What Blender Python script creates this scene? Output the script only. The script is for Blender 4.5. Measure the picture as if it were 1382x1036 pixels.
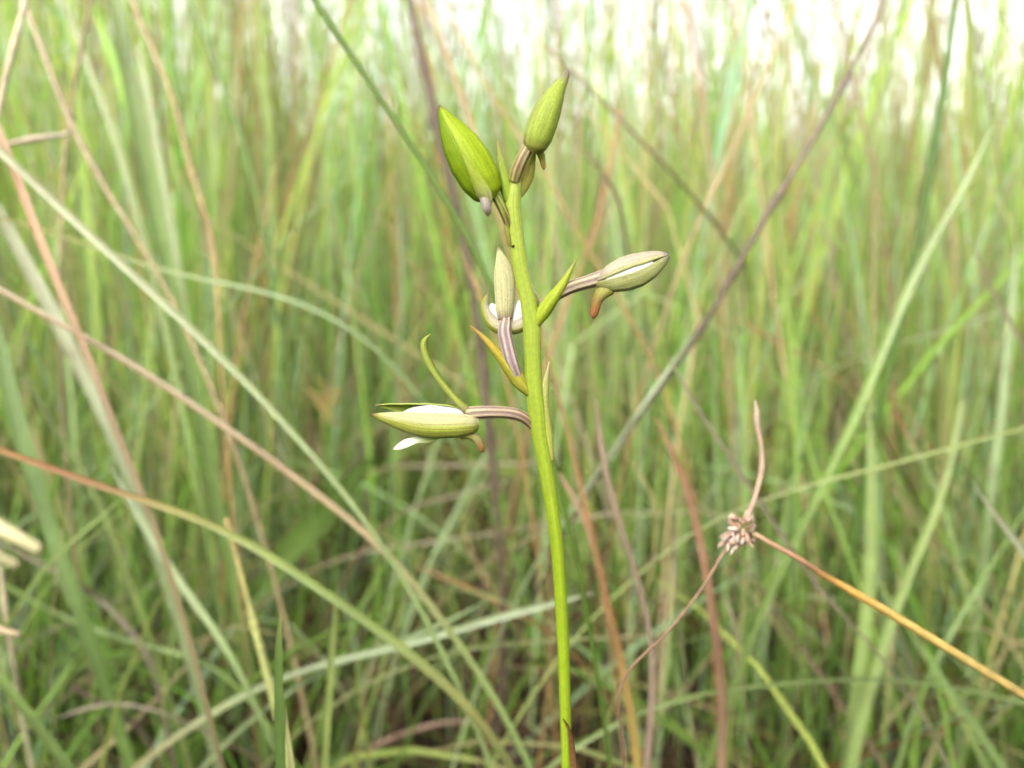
import bpy, math, random
import numpy as np
from mathutils import Vector

for o in list(bpy.data.objects):
    bpy.data.objects.remove(o)
scene = bpy.context.scene
COL = scene.collection
rng = np.random.default_rng(11)
random.seed(5)

# ------------------------------------------------------------------ camera
W, H = 1382.0, 1036.0
CAM_H = 0.36            # lens height above the soil
CAM_Y = -0.165          # orchid stands at y = 0
PITCH = math.radians(12.0)
HFOV = math.radians(60.0)
FPX = (W / 2) / math.tan(HFOV / 2)
cam_d = bpy.data.cameras.new('camera')
cam = bpy.data.objects.new('camera', cam_d)
COL.objects.link(cam)
cam.location = (0, CAM_Y, CAM_H)
cam.rotation_euler = (math.pi / 2 - PITCH, 0, 0)
cam_d.sensor_width = 36.0
cam_d.lens = 18.0 / math.tan(HFOV / 2)
cam_d.clip_start = 0.01
cam_d.clip_end = 2000.0
cam_d.dof.use_dof = True
cam_d.dof.focus_distance = 0.168
cam_d.dof.aperture_fstop = cam_d.lens / 2.9      # about 3 mm pupil
cam_d.dof.aperture_blades = 0
scene.camera = cam

# ------------------------------------------------------------------ sky, sun, exposure
SUN_EL, SUN_AZ = math.radians(43), math.radians(200)
world = bpy.data.worlds.new('World')
scene.world = world
world.use_nodes = True
nt = world.node_tree
nt.nodes.clear()
sky = nt.nodes.new('ShaderNodeTexSky')
sky.sky_type = 'NISHITA'
sky.sun_disc = False
sky.sun_elevation = SUN_EL
sky.sun_rotation = SUN_AZ
sky.dust_density = 1.5
bw = nt.nodes.new('ShaderNodeRGBToBW')
# thin high overcast: clouds of uneven thickness bleach the blue of the sky
tc = nt.nodes.new('ShaderNodeTexCoord')
cl = nt.nodes.new('ShaderNodeTexNoise')
cl.inputs['Scale'].default_value = 3.0
cl.inputs['Detail'].default_value = 5.0
mr = nt.nodes.new('ShaderNodeMapRange')
mr.inputs['From Min'].default_value = 0.35
mr.inputs['From Max'].default_value = 0.6
mr.inputs['To Min'].default_value = 0.60
mr.inputs['To Max'].default_value = 1.0
mx = nt.nodes.new('ShaderNodeMix'); mx.data_type = 'RGBA'
bg = nt.nodes.new('ShaderNodeBackground')
bg.inputs['Strength'].default_value = 0.15
out = nt.nodes.new('ShaderNodeOutputWorld')
nt.links.new(tc.outputs['Generated'], cl.inputs['Vector'])
nt.links.new(cl.outputs['Fac'], mr.inputs['Value'])
nt.links.new(sky.outputs['Color'], bw.inputs['Color'])
nt.links.new(sky.outputs['Color'], mx.inputs['A'])
veil = nt.nodes.new('ShaderNodeMath'); veil.operation = 'MULTIPLY'   # thin cloud is brighter than the blue it covers
veil.inputs[1].default_value = 1.35
nt.links.new(bw.outputs['Val'], veil.inputs[0])
nt.links.new(veil.outputs['Value'], mx.inputs['B'])
nt.links.new(mr.outputs['Result'], mx.inputs['Factor'])
nt.links.new(mx.outputs['Result'], bg.inputs['Color'])
nt.links.new(bg.outputs['Background'], out.inputs['Surface'])

sun_d = bpy.data.lights.new('sun', 'SUN')
sun_d.energy = 1.5
sun_d.angle = math.radians(30)
sun_d.color = (1.0, 0.97, 0.92)
sun = bpy.data.objects.new('sun', sun_d)
COL.objects.link(sun)
_d = Vector((math.sin(SUN_AZ) * math.cos(SUN_EL), math.cos(SUN_AZ) * math.cos(SUN_EL), math.sin(SUN_EL)))
sun.rotation_euler = _d.to_track_quat('Z', 'Y').to_euler()
sun.location = _d * 5

scene.view_settings.view_transform = 'Standard'
scene.view_settings.look = 'None'
scene.view_settings.gamma = 1.0
scene.view_settings.exposure = 2.02
scene.render.engine = 'CYCLES'
cy = scene.cycles
cy.debug_use_spatial_splits = True
cy.max_bounces = 4
cy.diffuse_bounces = 2
cy.glossy_bounces = 2
cy.transmission_bounces = 3
cy.use_adaptive_sampling = True
cy.adaptive_threshold = 0.03
cy.transparent_max_bounces = 4
cy.caustics_reflective = False
cy.caustics_refractive = False

# ------------------------------------------------------------------ geometry helpers
CP, SP = math.cos(PITCH), math.sin(PITCH)
CAM = np.array([0, CAM_Y, CAM_H])
FWD = np.array([0, CP, -SP]); UPV = np.array([0, SP, CP]); RGT = np.array([1.0, 0, 0])

def ray(px, py):
    return FWD + RGT * ((px - W / 2) / FPX) + UPV * ((H / 2 - py) / FPX)
def at_d(px, py, d):
    """world point seen at (px, py) at distance d along the viewing axis"""
    return CAM + ray(px, py) * d
def at_y(px, py, y):
    """world point seen at (px, py) lying in the upright plane at depth y"""
    r = ray(px, py)
    return CAM + r * ((y - CAM_Y) / r[1])

K = 0.46   # photo tone -> surface albedo
def lin(c, k=K):
    c = np.asarray(c, float) / 255.0
    return np.where(c <= 0.04045, c / 12.92, ((c + 0.055) / 1.055) ** 2.4) * k

def nrm(v):
    n = np.linalg.norm(v, axis=-1, keepdims=True)
    return v / np.maximum(n, 1e-12)

def spline(P, n):
    """Catmull-Rom through the rows of P (any width), n samples by chord length"""
    P = np.asarray(P, float)
    if len(P) == 2:
        t = np.linspace(0, 1, n)[:, None]
        return P[0] * (1 - t) + P[1] * t
    Q = np.vstack([2 * P[0] - P[1], P, 2 * P[-1] - P[-2]])
    seg = np.linalg.norm(np.diff(P[:, :3], axis=0), axis=1)
    cum = np.r_[0, np.cumsum(seg)] / max(seg.sum(), 1e-9)
    out = []
    for s in np.linspace(0, 1, n):
        i = min(int(np.searchsorted(cum, s, side='right') - 1), len(P) - 2)
        i = max(i, 0)
        t = (s - cum[i]) / max(cum[i + 1] - cum[i], 1e-9)
        p0, p1, p2, p3 = Q[i], Q[i + 1], Q[i + 2], Q[i + 3]
        out.append(0.5 * ((2 * p1) + (-p0 + p2) * t + (2 * p0 - 5 * p1 + 4 * p2 - p3) * t * t + (-p0 + 3 * p1 - 3 * p2 + p3) * t ** 3))
    return np.array(out)

def interp_stops(stops, n):
    """stops: list of values or (pos, value); returns n rows"""
    if not isinstance(stops[0], tuple) or not isinstance(stops[0][1], (tuple, list, np.ndarray, float, int)) or len(stops[0]) != 2:
        pos = np.linspace(0, 1, len(stops)); val = np.array([np.atleast_1d(s) for s in stops], float)
    else:
        pos = np.array([s[0] for s in stops]); val = np.array([np.atleast_1d(s[1]) for s in stops], float)
    x = np.linspace(0, 1, n)
    return np.stack([np.interp(x, pos, val[:, k]) for k in range(val.shape[1])], 1)

def mesh_from_arrays(name, V, F, C=None, UV=None, smooth=True):
    """V (n,3); F (m,4) quads or list; C (n,3) linear colours; UV (n,2) per vertex"""
    me = bpy.data.meshes.new(name)
    V = np.asarray(V, np.float32)
    F = np.asarray(F, np.int32)
    m, k = F.shape
    me.vertices.add(len(V)); me.vertices.foreach_set('co', V.ravel())
    me.loops.add(m * k); me.loops.foreach_set('vertex_index', F.ravel())
    me.polygons.add(m)
    me.polygons.foreach_set('loop_start', np.arange(0, m * k, k, dtype=np.int32))
    if smooth:
        me.polygons.foreach_set('use_smooth', np.ones(m, bool))
    me.update(calc_edges=True)
    if C is not None:
        a = me.color_attributes.new('col', 'FLOAT_COLOR', 'POINT')
        a.data.foreach_set('color', np.c_[C, np.ones(len(V))].astype(np.float32).ravel())
    if UV is not None:
        u = me.uv_layers.new(name='uv')
        u.data.foreach_set('uv', np.asarray(UV, np.float32)[F.ravel()].ravel())
    return me

def grid_faces(nu, nv, wrap=False, off=0, flip=False):
    i = np.arange(nu - 1)[:, None]; j = np.arange(nv if wrap else nv - 1)[None, :]
    j2 = (j + 1) % nv
    a = i * nv + j; b = i * nv + j2; c = (i + 1) * nv + j2; d = (i + 1) * nv + j
    F = np.stack([a, b, c, d], -1).reshape(-1, 4) + off
    return F[:, ::-1] if flip else F

def obj(name, me, mat, parent=None, **props):
    o = bpy.data.objects.new(name, me)
    if me is not None:
        me.materials.append(mat)
    COL.objects.link(o)
    if parent is not None:
        o.parent = parent
        o.matrix_parent_inverse = parent.matrix_world.inverted()
    for k, v in props.items():
        o[k] = v
    return o

def frames(P, hint):
    T = nrm(np.gradient(P, axis=0))
    hint = np.broadcast_to(np.asarray(hint, float), P.shape)
    S = nrm(np.cross(T, hint))
    N = np.cross(S, T)
    return T, S, N

def tube_mesh(name, P, R, C, nsec=10, ridges=0, amp=0.0, oval=1.0, hint=(0.13, -1, 0.2), n=None):
    """closed tapering tube along P with radii R and colours C (per point), with optional lengthwise ridges"""
    T, S, N = frames(P, hint)
    m = len(P)
    th = np.linspace(0, 2 * np.pi, nsec, endpoint=False)
    prof = 1 + (amp * np.cos(ridges * th) if ridges else 0 * th)
    V = P[:, None] + R[:, None, None] * prof[None, :, None] * (np.cos(th)[None, :, None] * S[:, None] + oval * np.sin(th)[None, :, None] * N[:, None])
    # rounded ends
    V0 = P[0] - T[0] * R[0] * .5 + (V[0] - P[0]) * 0.15
    V1 = P[-1] + T[-1] * R[-1] * .5 + (V[-1] - P[-1]) * 0.15
    V = np.concatenate([V0[None], V, V1[None]])
    Cc = np.concatenate([C[:1], C, C[-1:]])
    Cg = np.repeat(Cc[:, None], nsec, 1)
    u = np.linspace(0, 1, m + 2)
    UV = np.stack(np.broadcast_arrays(u[:, None], (th / (2 * np.pi))[None]), -1)
    return mesh_from_arrays(name, V.reshape(-1, 3), grid_faces(m + 2, nsec, True), Cg.reshape(-1, 3), UV.reshape(-1, 2))

def sheet_mesh(name, P, Wd, hint, colfn, nv=15, cup=0.0, keel=0.0, thick=0.00012, edge_wave=0.0, cup_end=None, seed=0):
    """lance-shaped leaf or sepal: spine P, half widths Wd, faces hint; cup > 0 bends the edges away from hint"""
    T, S, N = frames(P, hint)
    nu = len(P)
    v = np.linspace(-1, 1, nv)
    u = np.linspace(0, 1, nu)
    cu = np.full(nu, cup) if cup_end is None else np.linspace(cup, cup_end, nu)
    wob = 0
    if edge_wave:
        r = np.random.default_rng(seed)
        ph = r.uniform(0, 6.28, 3)
        wob = edge_wave * (np.sin(u * 13 + ph[0]) + .6 * np.sin(u * 29 + ph[1]))[:, None] * np.abs(v)[None] ** 2 * np.sign(v)[None]
    A = v[None] * np.cos(np.clip(np.abs(cu)[:, None] * np.abs(v)[None], 0, 1.4) * .8)
    B = -np.sign(cu)[:, None] * np.abs(v)[None] * np.sin(np.clip(np.abs(cu)[:, None] * np.abs(v)[None], 0, 1.5)) + wob
    B = B + keel * np.exp(-(v / .16) ** 2)[None]
    G = P[:, None] + Wd[:, None, None] * (A[..., None] * S[:, None] + B[..., None] * N[:, None])
    tk = thick * np.clip((1 - np.abs(v) ** 3), .12, 1)[None, :, None] * np.clip(np.minimum(u * 12, (1 - u) * 12), .1, 1)[:, None, None]
    G2 = G - N[:, None] * tk
    C = colfn(u[:, None] + 0 * v[None], v[None] + 0 * u[:, None])
    V = np.concatenate([G.reshape(-1, 3), G2.reshape(-1, 3)])
    F = [grid_faces(nu, nv), grid_faces(nu, nv, off=nu * nv, flip=True)]
    o = nu * nv
    def strip(idx):
        idx = np.asarray(idx)
        return np.stack([idx[:-1], idx[1:], idx[1:] + o, idx[:-1] + o], 1)
    F.append(strip(np.arange(nu) * nv)); F.append(strip((np.arange(nu) * nv + nv - 1)[::-1]))
    F.append(strip(np.arange(nv)[::-1])); F.append(strip((nu - 1) * nv + np.arange(nv)))
    UV = np.stack(np.broadcast_arrays(u[:, None], (v * .5 + .5)[None]), -1).reshape(-1, 2)
    return mesh_from_arrays(name, V, np.vstack(F), np.vstack([C.reshape(-1, 3)] * 2), np.vstack([UV, UV]))

# ------------------------------------------------------------------ materials
def plant_mat(name, trans=0.35, rough=0.5, spec=0.3, vein=30.0, vein_amt=0.12, mott=0.12, mott_scale=900.0, bump=0.15, sss=0.0, stretch=0.0, fleck=0.0):
    """pigment comes from the 'col' attribute; fine veins run along the leaf, fine mottling in object space"""
    m = bpy.data.materials.new(name)
    m.use_nodes = True
    n = m.node_tree; n.nodes.clear(); L = n.links.new
    a = n.nodes.new('ShaderNodeAttribute'); a.attribute_name = 'col'
    uv = n.nodes.new('ShaderNodeUVMap'); uv.uv_map = 'uv'
    mp = n.nodes.new('ShaderNodeMapping'); mp.inputs['Scale'].default_value = (1.6 if not stretch else stretch, vein, 1)
    L(uv.outputs['UV'], mp.inputs['Vector'])
    vn = n.nodes.new('ShaderNodeTexNoise'); vn.inputs['Scale'].default_value = 1.0; vn.inputs['Detail'].default_value = 2.0
    L(mp.outputs['Vector'], vn.inputs['Vector'])
    r1 = n.nodes.new('ShaderNodeMapRange'); r1.inputs['From Min'].default_value = .3; r1.inputs['From Max'].default_value = .7
    r1.inputs['To Min'].default_value = 1 - vein_amt; r1.inputs['To Max'].default_value = 1 + vein_amt
    L(vn.outputs['Fac'], r1.inputs['Value'])
    if mott:
        tcx = n.nodes.new('ShaderNodeTexCoord')
        mo = n.nodes.new('ShaderNodeTexNoise'); mo.inputs['Scale'].default_value = mott_scale; mo.inputs['Detail'].default_value = 3.0
        L(tcx.outputs['Object'], mo.inputs['Vector'])
    else:
        vn.inputs['Detail'].default_value = 0.0
    r2 = n.nodes.new('ShaderNodeMapRange'); r2.inputs['From Min'].default_value = .3; r2.inputs['From Max'].default_value = .7
    r2.inputs['To Min'].default_value = 1 - mott; r2.inputs['To Max'].default_value = 1 + mott
    if mott:
        L(mo.outputs['Fac'], r2.inputs['Value'])
    mul = n.nodes.new('ShaderNodeMath'); mul.operation = 'MULTIPLY'
    L(r1.outputs['Result'], mul.inputs[0])
    mul.inputs[1].default_value = 1.0
    if mott:
        L(r2.outputs['Result'], mul.inputs[1])
    vm = n.nodes.new('ShaderNodeVectorMath'); vm.operation = 'SCALE'
    L(a.outputs['Color'], vm.inputs[0]); L(mul.outputs['Value'], vm.inputs['Scale'])
    if fleck:                       # scattered brown specks and scuffs on the skin
        fk = n.nodes.new('ShaderNodeTexNoise'); fk.inputs['Scale'].default_value = 1900.0; fk.inputs['Detail'].default_value = 4.0
        L(tcx.outputs['Object'], fk.inputs['Vector'])
        fr = n.nodes.new('ShaderNodeMapRange'); fr.inputs['From Min'].default_value = .62; fr.inputs['From Max'].default_value = .72
        fr.inputs['To Max'].default_value = fleck
        L(fk.outputs['Fac'], fr.inputs['Value'])
        fm = n.nodes.new('ShaderNodeMix'); fm.data_type = 'RGBA'
        fm.inputs['B'].default_value = (.16, .10, .05, 1)
        L(fr.outputs['Result'], fm.inputs['Factor']); L(vm.outputs['Vector'], fm.inputs['A'])
        vm_out = fm.outputs['Result']
    else:
        vm_out = vm.outputs['Vector']
    if spec > 0:
        p = n.nodes.new('ShaderNodeBsdfPrincipled')
        p.inputs['Roughness'].default_value = rough
        p.inputs['Specular IOR Level'].default_value = spec
        L(vm_out, p.inputs['Base Color'])
    else:
        p = n.nodes.new('ShaderNodeBsdfDiffuse')
        L(vm_out, p.inputs['Color'])
    if sss:
        p.inputs['Subsurface Weight'].default_value = sss
        p.inputs['Subsurface Radius'].default_value = (.0008, .0012, .0003)
        p.inputs['Subsurface Scale'].default_value = 1.0
    if bump:
        b = n.nodes.new('ShaderNodeBump'); b.inputs['Strength'].default_value = bump; b.inputs['Distance'].default_value = .0002
        L(mul.outputs['Value'], b.inputs['Height']); L(b.outputs['Normal'], p.inputs['Normal'])
    o = n.nodes.new('ShaderNodeOutputMaterial')
    if trans > 0:
        t = n.nodes.new('ShaderNodeBsdfTranslucent')
        L(vm_out, t.inputs['Color'])
        ms = n.nodes.new('ShaderNodeMixShader'); ms.inputs['Fac'].default_value = trans
        L(p.outputs['BSDF'], ms.inputs[1]); L(t.outputs['BSDF'], ms.inputs[2]); L(ms.outputs['Shader'], o.inputs['Surface'])
    else:
        L(p.outputs['BSDF'], o.inputs['Surface'])
    return m

M_GRASS = plant_mat('grass_leaf', trans=.42, spec=0, vein=7, vein_amt=.18, mott=0, bump=0)
M_BLADE = plant_mat('near_blade', trans=.35, rough=.42, spec=.4, vein=11, vein_amt=.30, mott=.08, mott_scale=260, bump=.1, stretch=1.2)
M_CULM = plant_mat('dry_culm', trans=0, rough=.6, spec=.25, vein=10, vein_amt=.2, mott=.25, mott_scale=300, bump=.2, stretch=4)
M_STEM = plant_mat('orchid_stem', trans=0, rough=.5, spec=.22, vein=24, vein_amt=.2, mott=.10, mott_scale=1300, bump=.25, sss=.6, stretch=4, fleck=.22)
M_RUSH = plant_mat('rush', trans=0, rough=.5, spec=.2, vein=12, vein_amt=.12, mott=.1, mott_scale=300, bump=.1, stretch=3)
M_SEPAL = plant_mat('orchid_sepal', trans=.40, rough=.55, spec=.18, vein=30, vein_amt=.30, mott=.12, mott_scale=2600, bump=.4, fleck=.3)
M_PETAL = plant_mat('orchid_petal', trans=.35, rough=.5, spec=.3, vein=16, vein_amt=.22, mott=.06, mott_scale=2000, bump=.3)
M_DRY = plant_mat('dry_bract', trans=.2, rough=.6, spec=.2, vein=14, vein_amt=.25, mott=.25, mott_scale=1500, bump=.2)

# ------------------------------------------------------------------ ground
def ground():
    m = bpy.data.materials.new('soil'); m.use_nodes = True
    n = m.node_tree; L = n.links.new
    p = n.nodes['Principled BSDF']; p.inputs['Roughness'].default_value = .95; p.inputs['Specular IOR Level'].default_value = .1
    tcx = n.nodes.new('ShaderNodeTexCoord')
    a = n.nodes.new('ShaderNodeTexNoise'); a.inputs['Scale'].default_value = 35; a.inputs['Detail'].default_value = 8
    L(tcx.outputs['Object'], a.inputs['Vector'])
    r = n.nodes.new('ShaderNodeValToRGB')
    r.color_ramp.elements[0].position = .3; r.color_ramp.elements[0].color = (.010, .007, .005, 1)
    r.color_ramp.elements[1].position = .75; r.color_ramp.elements[1].color = (.045, .032, .020, 1)
    e = r.color_ramp.elements.new(.55); e.color = (.022, .018, .010, 1)
    L(a.outputs['Fac'], r.inputs['Fac']); L(r.outputs['Color'], p.inputs['Base Color'])
    b = n.nodes.new('ShaderNodeBump'); b.inputs['Strength'].default_value = .8; b.inputs['Distance'].default_value = .01
    L(a.outputs['Fac'], b.inputs['Height']); L(b.outputs['Normal'], p.inputs['Normal'])
    # uneven near the plant, flat sheet to the horizon
    e = np.r_[-600, -120, -30, -9, np.linspace(-4, 9, 66), 14, 40, 140, 600]
    X, Y = np.meshgrid(e, e, indexing='ij')
    Z = .008 * np.sin(X * 9 + 1) * np.cos(Y * 7) + .006 * np.sin(X * 23 + Y * 17)
    Z[(abs(X) > 9.5) | (abs(Y) > 9.5)] = 0
    Z = Z - .008
    V = np.stack([X, Y, Z], -1).reshape(-1, 3)
    me = mesh_from_arrays('ground', V, grid_faces(len(e), len(e), flip=True))
    obj('ground', me, m, kind='structure', label='dark soil under the grass')
ground()

# ------------------------------------------------------------------ mass grass
def in_clear_zone(P, dmin):
    """P (N,S,3): true for blades with any point in the open space in front of the lens"""
    R = P - CAM
    d = R @ FWD; x = R @ RGT; y = R @ UPV
    inside = (d > -.05) & (d < dmin) & (np.abs(x) < .62 * np.maximum(d, 0) + .06) & (np.abs(y) < .50 * np.maximum(d, 0) + .05)
    return inside.any(1)

def grass_mass(name, roots, length, width, lean, curl, palette_idx, palette, segs, cols, dmin, label, twist=1.0, tipdry=.35, az=None, mat=None, fold=.35, seed=1, kink=0.0, bright=.74):
    r = np.random.default_rng(seed)
    N = len(roots)
    if az is None:
        az = r.uniform(0, 2 * np.pi, N)
    s = np.linspace(0, 1, segs + 1)
    phi = lean[:, None] + curl[:, None] * s[None] ** 1.8
    if kink > 0:
        kk = r.random(N) < kink
        ks = r.uniform(.35, .8, N)
        phi = phi + (kk * r.uniform(.5, 1.7, N))[:, None] * (s[None] > ks[:, None])
    dl = (length / segs)[:, None]
    aw = az[:, None] + np.cumsum(r.normal(0, .06, (N, segs + 1)), 1)
    phm = .5 * (phi[:, 1:] + phi[:, :-1])
    dx = np.sin(phm) * np.cos(aw[:, 1:]) * dl; dy = np.sin(phm) * np.sin(aw[:, 1:]) * dl; dz = np.cos(phm) * dl
    z0 = np.zeros((N, 1))
    P = np.stack([np.c_[z0, np.cumsum(dx, 1)], np.c_[z0, np.cumsum(dy, 1)], np.c_[z0, np.cumsum(dz, 1)]], -1)
    P[..., 2] += .0
    P += np.c_[roots, np.full(N, -.012)][:, None, :]
    P[..., 2] = np.where(s[None] > .05, np.maximum(P[..., 2], .004), P[..., 2])
    ok = ~in_clear_zone(P, dmin)
    P, aw, phi, width, length, palette_idx = P[ok], aw[ok], phi[ok], width[ok], length[ok], palette_idx[ok]
    N = len(P)
    tau = r.uniform(0, np.pi, N)[:, None] + twist * r.normal(0, 1, N)[:, None] * s[None]
    T = np.stack([np.sin(phi) * np.cos(aw), np.sin(phi) * np.sin(aw), np.cos(phi)], -1)
    Hp = np.stack([-np.sin(aw), np.cos(aw), 0 * aw], -1)
    B = np.cross(T, Hp)
    S = np.cos(tau)[..., None] * Hp + np.sin(tau)[..., None] * B
    Nn = np.cross(S, T)
    wprof = (np.clip(s / .12, .55, 1) * (1 - np.clip((s - .45) / .55, 0, 1) ** 1.7) + .03)[None] * width[:, None] * .5
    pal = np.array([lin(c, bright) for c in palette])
    base = pal[palette_idx] * r.uniform(.75, 1.25, (N, 1)) * r.normal(1, .05, (N, 3))
    # withered tips and yellowed lengths
    dry = lin((200, 178, 136), .62) * r.uniform(.7, 1.2, (N, 1))
    td = (r.random(N) < tipdry) * r.uniform(.15, .8, N)
    f = np.clip((s[None] - (1 - td[:, None])) / .2, 0, 1)[..., None] * .85
    Cc = base[:, None] * (1 - f) + dry[:, None] * f
    if cols == 2:
        off = np.array([-1, 1.0])[None, None, :, None]
        V = P[:, :, None] + S[:, :, None] * off * wprof[..., None, None]
    else:
        off = np.array([-1, 0, 1.0])[None, None, :, None]
        dn = np.array([0, -1.0, 0])[None, None, :, None]
        V = P[:, :, None] + (S[:, :, None] * off + Nn[:, :, None] * dn * fold) * wprof[..., None, None]
    C = np.repeat(Cc[:, :, None], cols, 2)
    vv = np.linspace(0, 1, cols)
    rnd = r.uniform(0, 50, N)
    UV = np.stack(np.broadcast_arrays((s[None] * 4 + rnd[:, None])[:, :, None], vv[None, None] + np.floor(rnd)[:, None, None]), -1)
    F1 = grid_faces(segs + 1, cols)
    F = (F1[None] + (np.arange(N) * (segs + 1) * cols)[:, None, None]).reshape(-1, 4)
    me = mesh_from_arrays(name, V.reshape(-1, 3), F, C.reshape(-1, 3), UV.reshape(-1, 2))
    return obj(name, me, mat or M_GRASS, kind='stuff', label=label, category='grass')

GREEN = [(146, 184, 80), (162, 198, 100), (132, 176, 74), (172, 196, 110), (182, 204, 142), (172, 202, 154), (188, 202, 104), (142, 174, 84)]
DRYC = [(204, 180, 140), (196, 160, 118), (206, 150, 104), (172, 142, 128), (160, 128, 112), (188, 172, 148), (214, 190, 130), (150, 104, 82)]

ROT = [(150, 122, 94), (128, 100, 78), (176, 150, 118), (136, 112, 104), (150, 104, 76), (110, 86, 66), (168, 140, 124), (190, 168, 130)]

def scatter(n, r0, r1, half_ang, power=1.0, seed=0):
    r = np.random.default_rng(seed)
    d = r0 + (r1 - r0) * r.random(n) ** power
    a = r.uniform(-half_ang, half_ang, n)
    return np.c_[d * np.sin(a), CAM_Y + d * np.cos(a)], d

def tuft(roots, n_per, spread, seed):
    r = np.random.default_rng(seed)
    k = len(roots)
    R = np.repeat(roots, n_per, 0) + r.normal(0, spread, (k * n_per, 2))
    return R

def build_mass():
    r = np.random.default_rng(77)
    hue = lambda n, seed: np.random.default_rng(seed).integers(0, 8, n)
    # understory: short dense leaves close by, thinner over a litter patch low in the middle
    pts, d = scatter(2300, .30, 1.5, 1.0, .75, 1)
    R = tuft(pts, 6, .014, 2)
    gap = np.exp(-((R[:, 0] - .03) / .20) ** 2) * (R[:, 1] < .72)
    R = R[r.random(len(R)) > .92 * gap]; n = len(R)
    grass_mass('short_grass', R, r.uniform(.10, .32, n), r.uniform(.0010, .0030, n), np.abs(r.normal(.18, .34, n)), r.normal(.6, .6, n), hue(n, 3), GREEN, 8, 3, .32, 'short green leaves crowding the ground', bright=.55, kink=.15, seed=4)  # dimmed palette: shade low in the grass is put into the leaf colour
    # middle height
    pts, d = scatter(1500, .42, 2.6, .85, .8, 5)
    R = tuft(pts, 6, .02, 6)
    gap = np.exp(-((R[:, 0] - .03) / .20) ** 2) * (R[:, 1] < .66)
    R = R[r.random(len(R)) > .85 * gap]; n = len(R)
    grass_mass('mid_grass', R, r.uniform(.26, .60, n), r.uniform(.0010, .0030, n), np.clip(np.abs(r.normal(.07, .14, n)), 0, .4), np.clip(r.normal(.3, .3, n), -.3, .9), hue(n, 7), GREEN, 9, 3, .42, 'knee high green grass behind the orchid', kink=.05, tipdry=.45, seed=8)
    # tall, thicker on the left
    pts, d = scatter(1900, .55, 4.0, .75, .8, 9)
    keep = r.random(len(pts)) < np.clip(.62 - .70 * pts[:, 0] / d, .50, 1)
    pts = pts[keep]
    R = tuft(pts, 4, .03, 10); n = len(R)
    left = np.clip(-R[:, 0] / (R[:, 1] + .165) * 2.4, 0, 1)
    grass_mass('tall_grass', R, r.uniform(.5, 1.06, n) + .30 * left, r.uniform(.0010, .0036, n), np.abs(r.normal(.08, .14, n)), r.normal(.24, .28, n), hue(n, 11), GREEN, 9, 2, .52, 'tall green grass rising to the sky', bright=.92, tipdry=.6, kink=.05, seed=12)  # lightened palette: pale haze of the upper view is put into the colour
    # broad soft blades standing a little way behind
    R, d = scatter(130, .55, 1.6, .7, .8, 41); n = len(R)
    grass_mass('broad_grass', R, r.uniform(.5, .9, n), r.uniform(.004, .007, n), np.abs(r.normal(.07, .08, n)), r.normal(.2, .2, n), hue(n, 42), GREEN, 10, 3, .52, 'broad soft green blades standing behind the orchid', twist=.5, seed=43)
    # far meadow
    R, d = scatter(17000, 2.2, 11.0, .8, .8, 13); n = len(R)
    grass_mass('far_grass', R, r.uniform(.42, .92, n), r.uniform(.002, .0055, n), np.abs(r.normal(.06, .1, n)), r.normal(.25, .25, n), hue(n, 14), GREEN, 6, 2, .5, 'far green meadow grass below the sky', bright=.95, tipdry=.7, seed=15)  # milky veil over the distance painted in by a lighter palette
    # thin blades leaning and crossing at all angles
    R, d = scatter(1500, .48, 2.4, .85, .8, 51); n = len(R)
    grass_mass('leaning_grass', R, r.uniform(.28, .62, n), r.uniform(.0009, .0024, n), r.uniform(.25, .95, n), r.normal(.25, .4, n), hue(n, 52), GREEN[:5] + DRYC[:2] + DRYC[5:6], 9, 3, .46, 'thin green and straw blades leaning across one another', kink=.12, tipdry=.4, seed=53)
    # dry culms standing among the green
    pts, d = scatter(2500, .45, 4.5, .8, .8, 16); n = len(pts)
    grass_mass('dry_grass', pts, r.uniform(.35, .95, n), r.uniform(.0008, .0024, n), np.abs(r.normal(.14, .19, n)), r.normal(.15, .3, n), hue(n, 17), DRYC, 8, 3, .45, 'withered straw, orange and purple stalks among the green', tipdry=0, bright=.85, kink=.12, seed=18)
    # dead litter lying low
    pts, d = scatter(5200, .30, 1.7, 1.0, .75, 19); n = len(pts)
    grass_mass('grass_litter', pts, r.uniform(.08, .40, n), r.uniform(.0009, .0030, n), r.uniform(.6, 1.5, n), r.normal(.3, .5, n), hue(n, 20), ROT, 8, 3, .32, 'dead brown blades lying tangled on the soil', tipdry=0, bright=.34, kink=.3, seed=21)
    # cover to both sides of and behind the photographer's gap
    a = r.uniform(-np.pi, np.pi, 12000); d = .42 + 1.5 * r.random(12000) ** .9
    R = np.c_[d * np.sin(a), CAM_Y + d * np.cos(a)]
    R = R[(np.abs(a) > .9)]; n = len(R)
    grass_mass('side_grass', R, r.uniform(.3, .85, n), r.uniform(.0014, .0045, n), np.abs(r.normal(.10, .14, n)), r.normal(.3, .3, n), hue(n, 22), GREEN, 6, 2, .5, 'green grass to both sides of the view', seed=23)
build_mass()

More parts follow.
